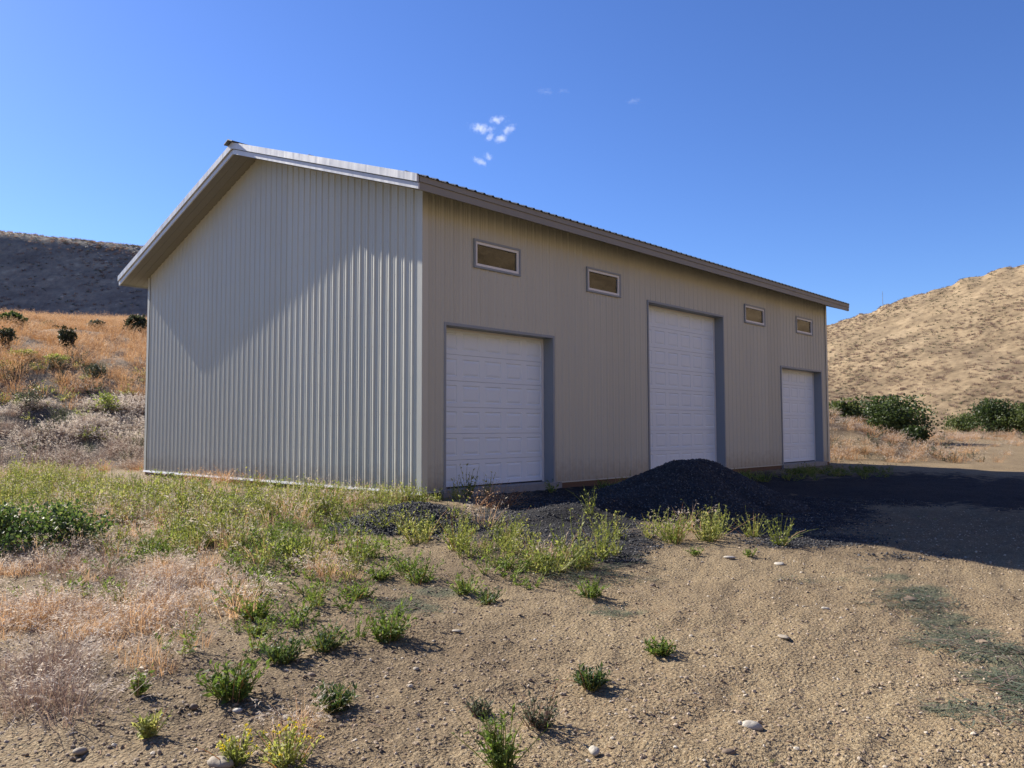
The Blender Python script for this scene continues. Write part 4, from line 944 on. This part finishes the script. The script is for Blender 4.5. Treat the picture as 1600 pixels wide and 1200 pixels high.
# dry stalks leaning by the first door
x, y, z, t = ground_at(775, 792)
root = empty('dry_weed', (x, y, z)); tag(root, 'tangle of dry brown weed stalks in front of the first garage door', 'weed')
m = MB()
for k in range(70):
    az = rw.uniform(0, 6.28); q = rw.random()**.5*.45
    pts = arc((math.cos(az)*q, math.sin(az)*q*.5, -.01), rw.uniform(-1, 1.5), rw.uniform(.2, 1.2), rw.uniform(.25, .55), 4, rw.uniform(.2, 1.5)); m.tube(pts, [.004, .0035, .003, .002, .0012], 3)
m.build('stalks', DRYO, root)
m = MB()
for k in range(260):
    p = np.array([rw.gauss(0, .3), rw.gauss(0, .16), abs(rw.gauss(.16, .1))]); leaf(m, p, rdir(rw), rdir(rw), rw.uniform(.03, .06), .01)
m.build('leaves', DRYT, root)

# ------------------------------------------------------------------ shrubs and trees
def shrub(name, u, v, wpx, hpx, leafm, nleaf, lsz, seed, label, cat, group=None, upright=False, dist=None, trunk_h=.25, bark=BARK, fill=.62):
    r = random.Random(seed); g = np.random.default_rng(seed)
    if dist is None: x, y, z, t = ground_at(u, v)
    else:
        d = _f+_r*(u-800)/FPX+_u*(600-v)/FPX; P_ = CAM+d*dist; x, y = P_[0], P_[1]; z = float(terrain(x, y)); t = dist
    H = px_size(hpx, t); W_ = px_size(wpx, t)/2
    root = empty(name, (x, y, z)); tag(root, label, cat, group)
    mt = MB(); cen = []
    nb = 9 if not upright else 26
    for k in range(nb):
        az = 6.283*k/nb+r.uniform(-.3, .3); q = r.uniform(.25, 1) if not upright else math.sqrt(r.random())*1.15
        top = np.array([math.cos(az)*W_*.75*q, math.sin(az)*W_*.75*q, H*(.93-.35*q*q if not upright else r.uniform(.75, .95))*r.uniform(.8, 1.02)])
        if upright: top[:2] *= 1.0
        b0 = np.array([math.cos(az)*W_*.10, math.sin(az)*W_*.10, -.05])
        mid = b0*.45+top*.55+np.array([0, 0, H*.06 if not upright else -H*.08])
        mt.tube([b0, (b0+mid)/2+np.array([r.gauss(0, .03), r.gauss(0, .03), 0])*H, mid, top], [.035*H/2+.008, .026*H/2+.006, .016*H/2+.004, .004], 5)
        for f_ in ((.45, .62, .8, .95, 1.0) if not upright else (.08, .2, .32, .45, .58, .7, .82, .94)):
            cen.append(b0*(1-f_)+top*f_+np.array([r.gauss(0, .14)*W_, r.gauss(0, .14)*W_, r.gauss(0, .07)*H]))
    for k in range(26 if not upright else 0):
        az = r.uniform(0, 6.283); q = math.sqrt(r.random()); hh = r.uniform(trunk_h if not upright else .08, 1)*(r.uniform(.6, 1) if name == 'leafy_bush' else 1)
        env = math.sqrt(max(.05, 1-((hh-.45)/.62)**2)) if not upright else (.35+.65*hh)
        cen.append(np.array([math.cos(az)*W_*q*env*.95, math.sin(az)*W_*q*env*.95, H*hh*.95]))
    mt.build('trunk', bark, root)
    cen = np.array(cen); ci = g.integers(0, len(cen), nleaf); rad_ = np.minimum(W_, H)*(.17 if not upright else .07)
    P_ = cen[ci]+g.normal(0, 1, (nleaf, 3))*rad_*np.array([1, 1, .8]); P_[:, 2] = np.clip(P_[:, 2], .02, H*1.06)
    d = g.normal(0, 1, (nleaf, 3)); d[:, 2] += .3; d /= np.linalg.norm(d, axis=1)[:, None]
    s = np.cross(d, g.normal(0, 1, (nleaf, 3))); s /= np.linalg.norm(s, axis=1)[:, None]
    ln = (lsz*g.uniform(.6, 1.3, nleaf))[:, None]; wd = ln*.32
    V = np.stack([P_, P_+d*ln*.45+s*wd, P_+d*ln, P_+d*ln*.45-s*wd], 1).reshape(-1, 3)
    link(bpy.data.objects.new('crown', np_mesh('crown', V, np.arange(nleaf*4).reshape(-1, 4), leafm)), root)
    return root
shrub('leafy_bush', 40, 866, 250, 74, BRAMBLE, 6000, .05, 101, 'dark glossy-leaved bramble bush at the left edge among green weeds', 'bush', fill=.5, trunk_h=.05)
FS = 'dark shrubs on the field'
shrub('field_shrub', 105, 548, 34, 38, OLIVE, 2600, .11, 102, 'dark upright shrub standing alone in the rusty field', 'shrub', FS, True)
shrub('field_shrub', 8, 543, 28, 32, OLIVE, 2400, .11, 103, 'dark shrub in the rusty field cut by the left edge', 'shrub', FS, True)
shrub('hillfoot_shrub', 19, 512, 38, 19, SHRUBL, 2200, .22, 104, 'round light green shrub at the foot of the shaded hill, far left', 'shrub', 'shrubs at the foot of the shaded hill')
shrub('hillfoot_shrub', 212, 520, 34, 24, OLIVE, 1800, .24, 105, 'dark shrub at the foot of the shaded hill beside the barn', 'shrub', 'shrubs at the foot of the shaded hill')
shrub('hillfoot_shrub', 150, 516, 24, 13, SAGE, 1400, .2, 106, 'low grey shrub at the foot of the shaded hill, between two larger ones', 'shrub', 'shrubs at the foot of the shaded hill')
shrub('hillfoot_shrub', 76, 514, 24, 10, SAGE, 1200, .2, 107, 'smallest low shrub at the foot of the shaded hill above the lone field shrub', 'shrub', 'shrubs at the foot of the shaded hill')
shrub('bank_shrub', 36, 562, 44, 14, WEEDY, 1800, .09, 108, 'yellow-green mounded shrub on top of the cut bank', 'shrub', 'low shrubs along the cut bank', trunk_h=.05)
shrub('bank_shrub', 88, 570, 40, 15, WEEDY, 1300, .09, 109, 'green mounded shrub on top of the cut bank, right of the yellow-green one', 'shrub', 'low shrubs along the cut bank', trunk_h=.05)
shrub('bank_shrub', 148, 590, 34, 20, SAGE, 900, .08, 110, 'grey-green shrub on the cut bank midway to the barn', 'shrub', 'low shrubs along the cut bank', trunk_h=.05)
shrub('bank_shrub', 168, 645, 34, 32, WEEDY, 420, .10, 111, 'bright green tall weed among pale seed heads on the cut bank', 'shrub', 'low shrubs along the cut bank', trunk_h=.05)
shrub('bank_shrub', 48, 640, 40, 34, SAGE, 500, .08, 112, 'dark sage shrub below the dead branches on the cut bank', 'shrub', 'low shrubs along the cut bank', trunk_h=.05)
RB = 'green bushes at the foot of the sunlit hill'
shrub('green_bush', 1318, 664, 66, 60, SHRUBL, 5000, .17, 120, 'lighter green bush touching the right end of the barn', 'bush', RB, dist=43)
shrub('green_bush', 1388, 672, 128, 68, SHRUBG, 9000, .17, 121, 'big dark green bush right of the barn', 'bush', RB, dist=46)
shrub('green_bush', 1428, 676, 40, 30, SHRUBG, 2600, .15, 122, 'low dark bush at the right foot of the big dark bush', 'bush', RB, dist=42)
shrub('green_bush', 1503, 672, 54, 30, SHRUBL, 2400, .17, 123, 'small light green bush between the two bush groups', 'bush', RB, dist=62)
shrub('green_bush', 1552, 692, 88, 54, SHRUBG, 6000, .17, 124, 'dark rounded bush by the dirt track on the right', 'bush', RB, dist=58)
shrub('green_bush', 1604, 698, 74, 48, SHRUBL, 4200, .17, 125, 'bush cut by the right edge of the picture', 'bush', RB, dist=56)

# dead branches on the bank
x, y, z, t = ground_at(52, 606); root = empty('dead_branches', (x, y, z)); tag(root, 'bare grey dead branches sticking out of the cut bank', 'branch')
m = MB()
for k in range(9):
    az = rw.uniform(0, 6.28); L_ = rw.uniform(.5, 1.3); pts = arc((0, 0, -.1), az, rw.uniform(.2, 1.0), L_, 4, rw.uniform(-.4, .4)); m.tube(pts, [.02, .016, .012, .008, .004], 5)
    for j in range(3):
        p = pts[rw.randint(1, 3)]; m.tube(arc(p, az+rw.uniform(-1.5, 1.5), rw.uniform(.4, 1.2), L_*.35, 2, .2), [.008, .006, .003], 4)
m.build('branches', BARK, root)

# mast on the skyline of the sunlit hill
tt = math.degrees(math.atan((1384-800)/FPX)); rr_ = 131.0
x, y = xy_of(rr_*math.cos(R(tt)), rr_*math.sin(R(tt))); z = float(hill_right_z(np.array(rr_), np.array(tt)))
root = empty('antenna_mast', (float(x), float(y), z)); tag(root, 'thin antenna mast on the skyline of the sunlit hill', 'mast')
m = MB(); m.tube([(0, 0, -.3), (0, 0, 1.0), (0, 0, 2.3)], [.045, .035, .02], 6); m.build('pole', GREYTRIM, root)
m = MB(); m.tube([(-.25, 0, 1.9), (.25, 0, 1.9)], [.012, .012], 5); m.tube([(-.15, 0, 1.6), (.15, 0, 1.6)], [.012, .012], 5); m.build('crossarm', GREYTRIM, root)

# ------------------------------------------------------------------ single stones
STN = [  # u, v, width px, material, flat, label
    (1175, 1138, 30, PALE, .5, 'largest pale cobble on the dirt near the bottom right'),
    (1225, 996, 22, PALE, .22, 'flat white stone in the middle of the right-hand dirt'),
    (1537, 1006, 28, BROWNST, .3, 'flat tan stone by the raked litter on the right'),
    (1138, 1180, 20, BROWNST, .6, 'round brown stone below the largest cobble'),
    (1020, 917, 10, BROWNST, .7, 'small dark stone left of the middle on the right-hand dirt'),
    (1048, 1098, 16, BROWNST, .4, 'brown stone left of the largest cobble'),
    (929, 1177, 22, PALE, .5, 'pale buff stone at the bottom, right of the tall thin weed'),
    (371, 1113, 16, PALE, .5, 'pale stone at the foot of the largest bushy weed'),
    (448, 1124, 17, PALE, .5, 'white rounded stone near the largest bushy weed'),
    (452, 1135, 19, BROWNST, .5, 'brown stone touching the white rounded one'),
    (412, 1122, 15, BROWNST, .5, 'tan stone left of the white rounded one'),
    (303, 1107, 15, BROWNST, .6, 'grey-brown stone alone left of the largest bushy weed'),
    (125, 1177, 22, PALE, .5, 'pale stone in the lower left corner'),
    (487, 1057, 14, BROWNST, .5, 'round brown stone below the dark weed row'),
    (345, 1196, 40, PALE, .4, 'broad pale stone cut by the bottom edge'),
    (650, 1047, 11, PALE, .5, 'small white stone in the middle of the dirt'),
    (775, 859, 13, PALE, .4, 'white stone at the edge of the gravel berm'),
    (714, 987, 14, PALE, .3, 'thin white stone on the dirt below the litter'),
    (225, 1046, 18, PALE, .4, 'pale stone beside the dry grass on the left'),
    (1290, 952, 12, PALE, .4, 'small pale stone right of the lone weeds'),
    (1420, 938, 26, BROWNST, .25, 'flat sandy stone between patches of raked litter'),
    (1218, 882, 18, PALE, .25, 'thin pale stone below the last bright weed'),
    (1140, 872, 18, PALE, .25, 'thin pale stone near the two tiny flat weeds'),
    (880, 1086, 10, BROWNST, .5, 'small brown stone by the low dark weed'),
]
for k, (u, v, wp, mt, fl, lab) in enumerate(STN):
    x, y, z, t = ground_at(u, v); s = px_size(wp, t)*.5
    sme_ = round_stone_mesh('stone', rw, mt, fl)
    for vt in sme_.vertices: vt.co *= 1+rw.uniform(-.06, .06)
    o = link(bpy.data.objects.new('stone', sme_)); o.location = (x, y, z+s*fl*.45); o.scale = (s, s, s)
    o.rotation_euler = (rw.uniform(-.12, .12), rw.uniform(-.12, .12), rw.uniform(0, 6.28)); tag(o, lab, 'stone', 'single stones on the dirt')

# ------------------------------------------------------------------ small fair-weather clouds
def cloud_mat(name, dens_):
  m, nt, N, Lk, P = new_mat(name); N.remove(P)
  pv = N.new('ShaderNodeVolumePrincipled'); pv.inputs['Color'].default_value = (1, 1, 1, 1); pv.inputs['Anisotropy'].default_value = 0.45
  tc = N.new('ShaderNodeTexCoord'); n1 = noise(N, Lk, geo_pos(N), 0.11, 5, 0.75)
  ln = N.new('ShaderNodeVectorMath'); ln.operation = 'LENGTH'; Lk.new(tc.outputs['Object'], ln.inputs[0])
  edge = maprange(N, Lk, ln.outputs['Value'], 0.0, 0.95, 1.0, 0.0)
  dn = math_n(N, Lk, 'MULTIPLY', maprange(N, Lk, math_n(N, Lk, 'ADD', math_n(N, Lk, 'MULTIPLY', edge, 0.45), math_n(N, Lk, 'MULTIPLY', n1.outputs[0], 1.5)), 0.90, 1.35), dens_)
  Lk.new(dn, pv.inputs['Density']); Lk.new(pv.outputs[0], N['Material Output'].inputs['Volume'])
  return m
CLOUD, CLOUDF = cloud_mat('cloud_vapour', .05), cloud_mat('thin_cloud_vapour', .008)
CL = [(752, 201, 30, 8, 8, 'brightest of the small white clouds, at the left of the cluster'), (778, 187, 24, 7, -8, 'thin wisp at the top of the small cloud cluster'), (783, 217, 20, 9, -30, 'small cloud at the lower middle of the cluster'),
      (766, 213, 15, 8, -40, 'little cloud between the two bigger ones in the cluster'), (795, 202, 22, 8, -25, 'small cloud at the right of the cluster'), (763, 245, 14, 8, 40, 'tiny cloud below the cluster'), (750, 253, 20, 6, 25, 'lowest tiny cloud just above the roof'),
      (990, 158, 22, 5, -5, 'faint lone wisp high over the far end of the barn'), (880, 143, 20, 4, 0, 'faint lone wisp above and right of the cloud cluster'), (852, 143, 22, 4, 0, 'faintest lone wisp just left of another wisp')]
sp_me = round_stone_mesh('cloud', random.Random(3), CLOUD, 1.0)
sp_mf = round_stone_mesh('thin_cloud', random.Random(4), CLOUDF, 1.0)
for (u, v, wp, hp, tilt, lab) in CL:
    D = 1500.0; d = _f+_r*(u-800)/FPX+_u*(600-v)/FPX
    o = link(bpy.data.objects.new('cloud', sp_me if v > 170 else sp_mf)); o.location = CAM+d*D
    a = px_size(wp, D)*.8; b = px_size(hp, D)*1.1
    o.matrix_world = Matrix.Translation(Vector(CAM+d*D)) @ Matrix(((_r[0], _f[0], _u[0], 0), (_r[1], _f[1], _u[1], 0), (_r[2], _f[2], _u[2], 0), (0, 0, 0, 1))) @ Matrix.Rotation(R(tilt), 4, 'Y') @ Matrix.Diagonal((a, a, b, 1))
    tag(o, lab, 'cloud', 'small clouds')
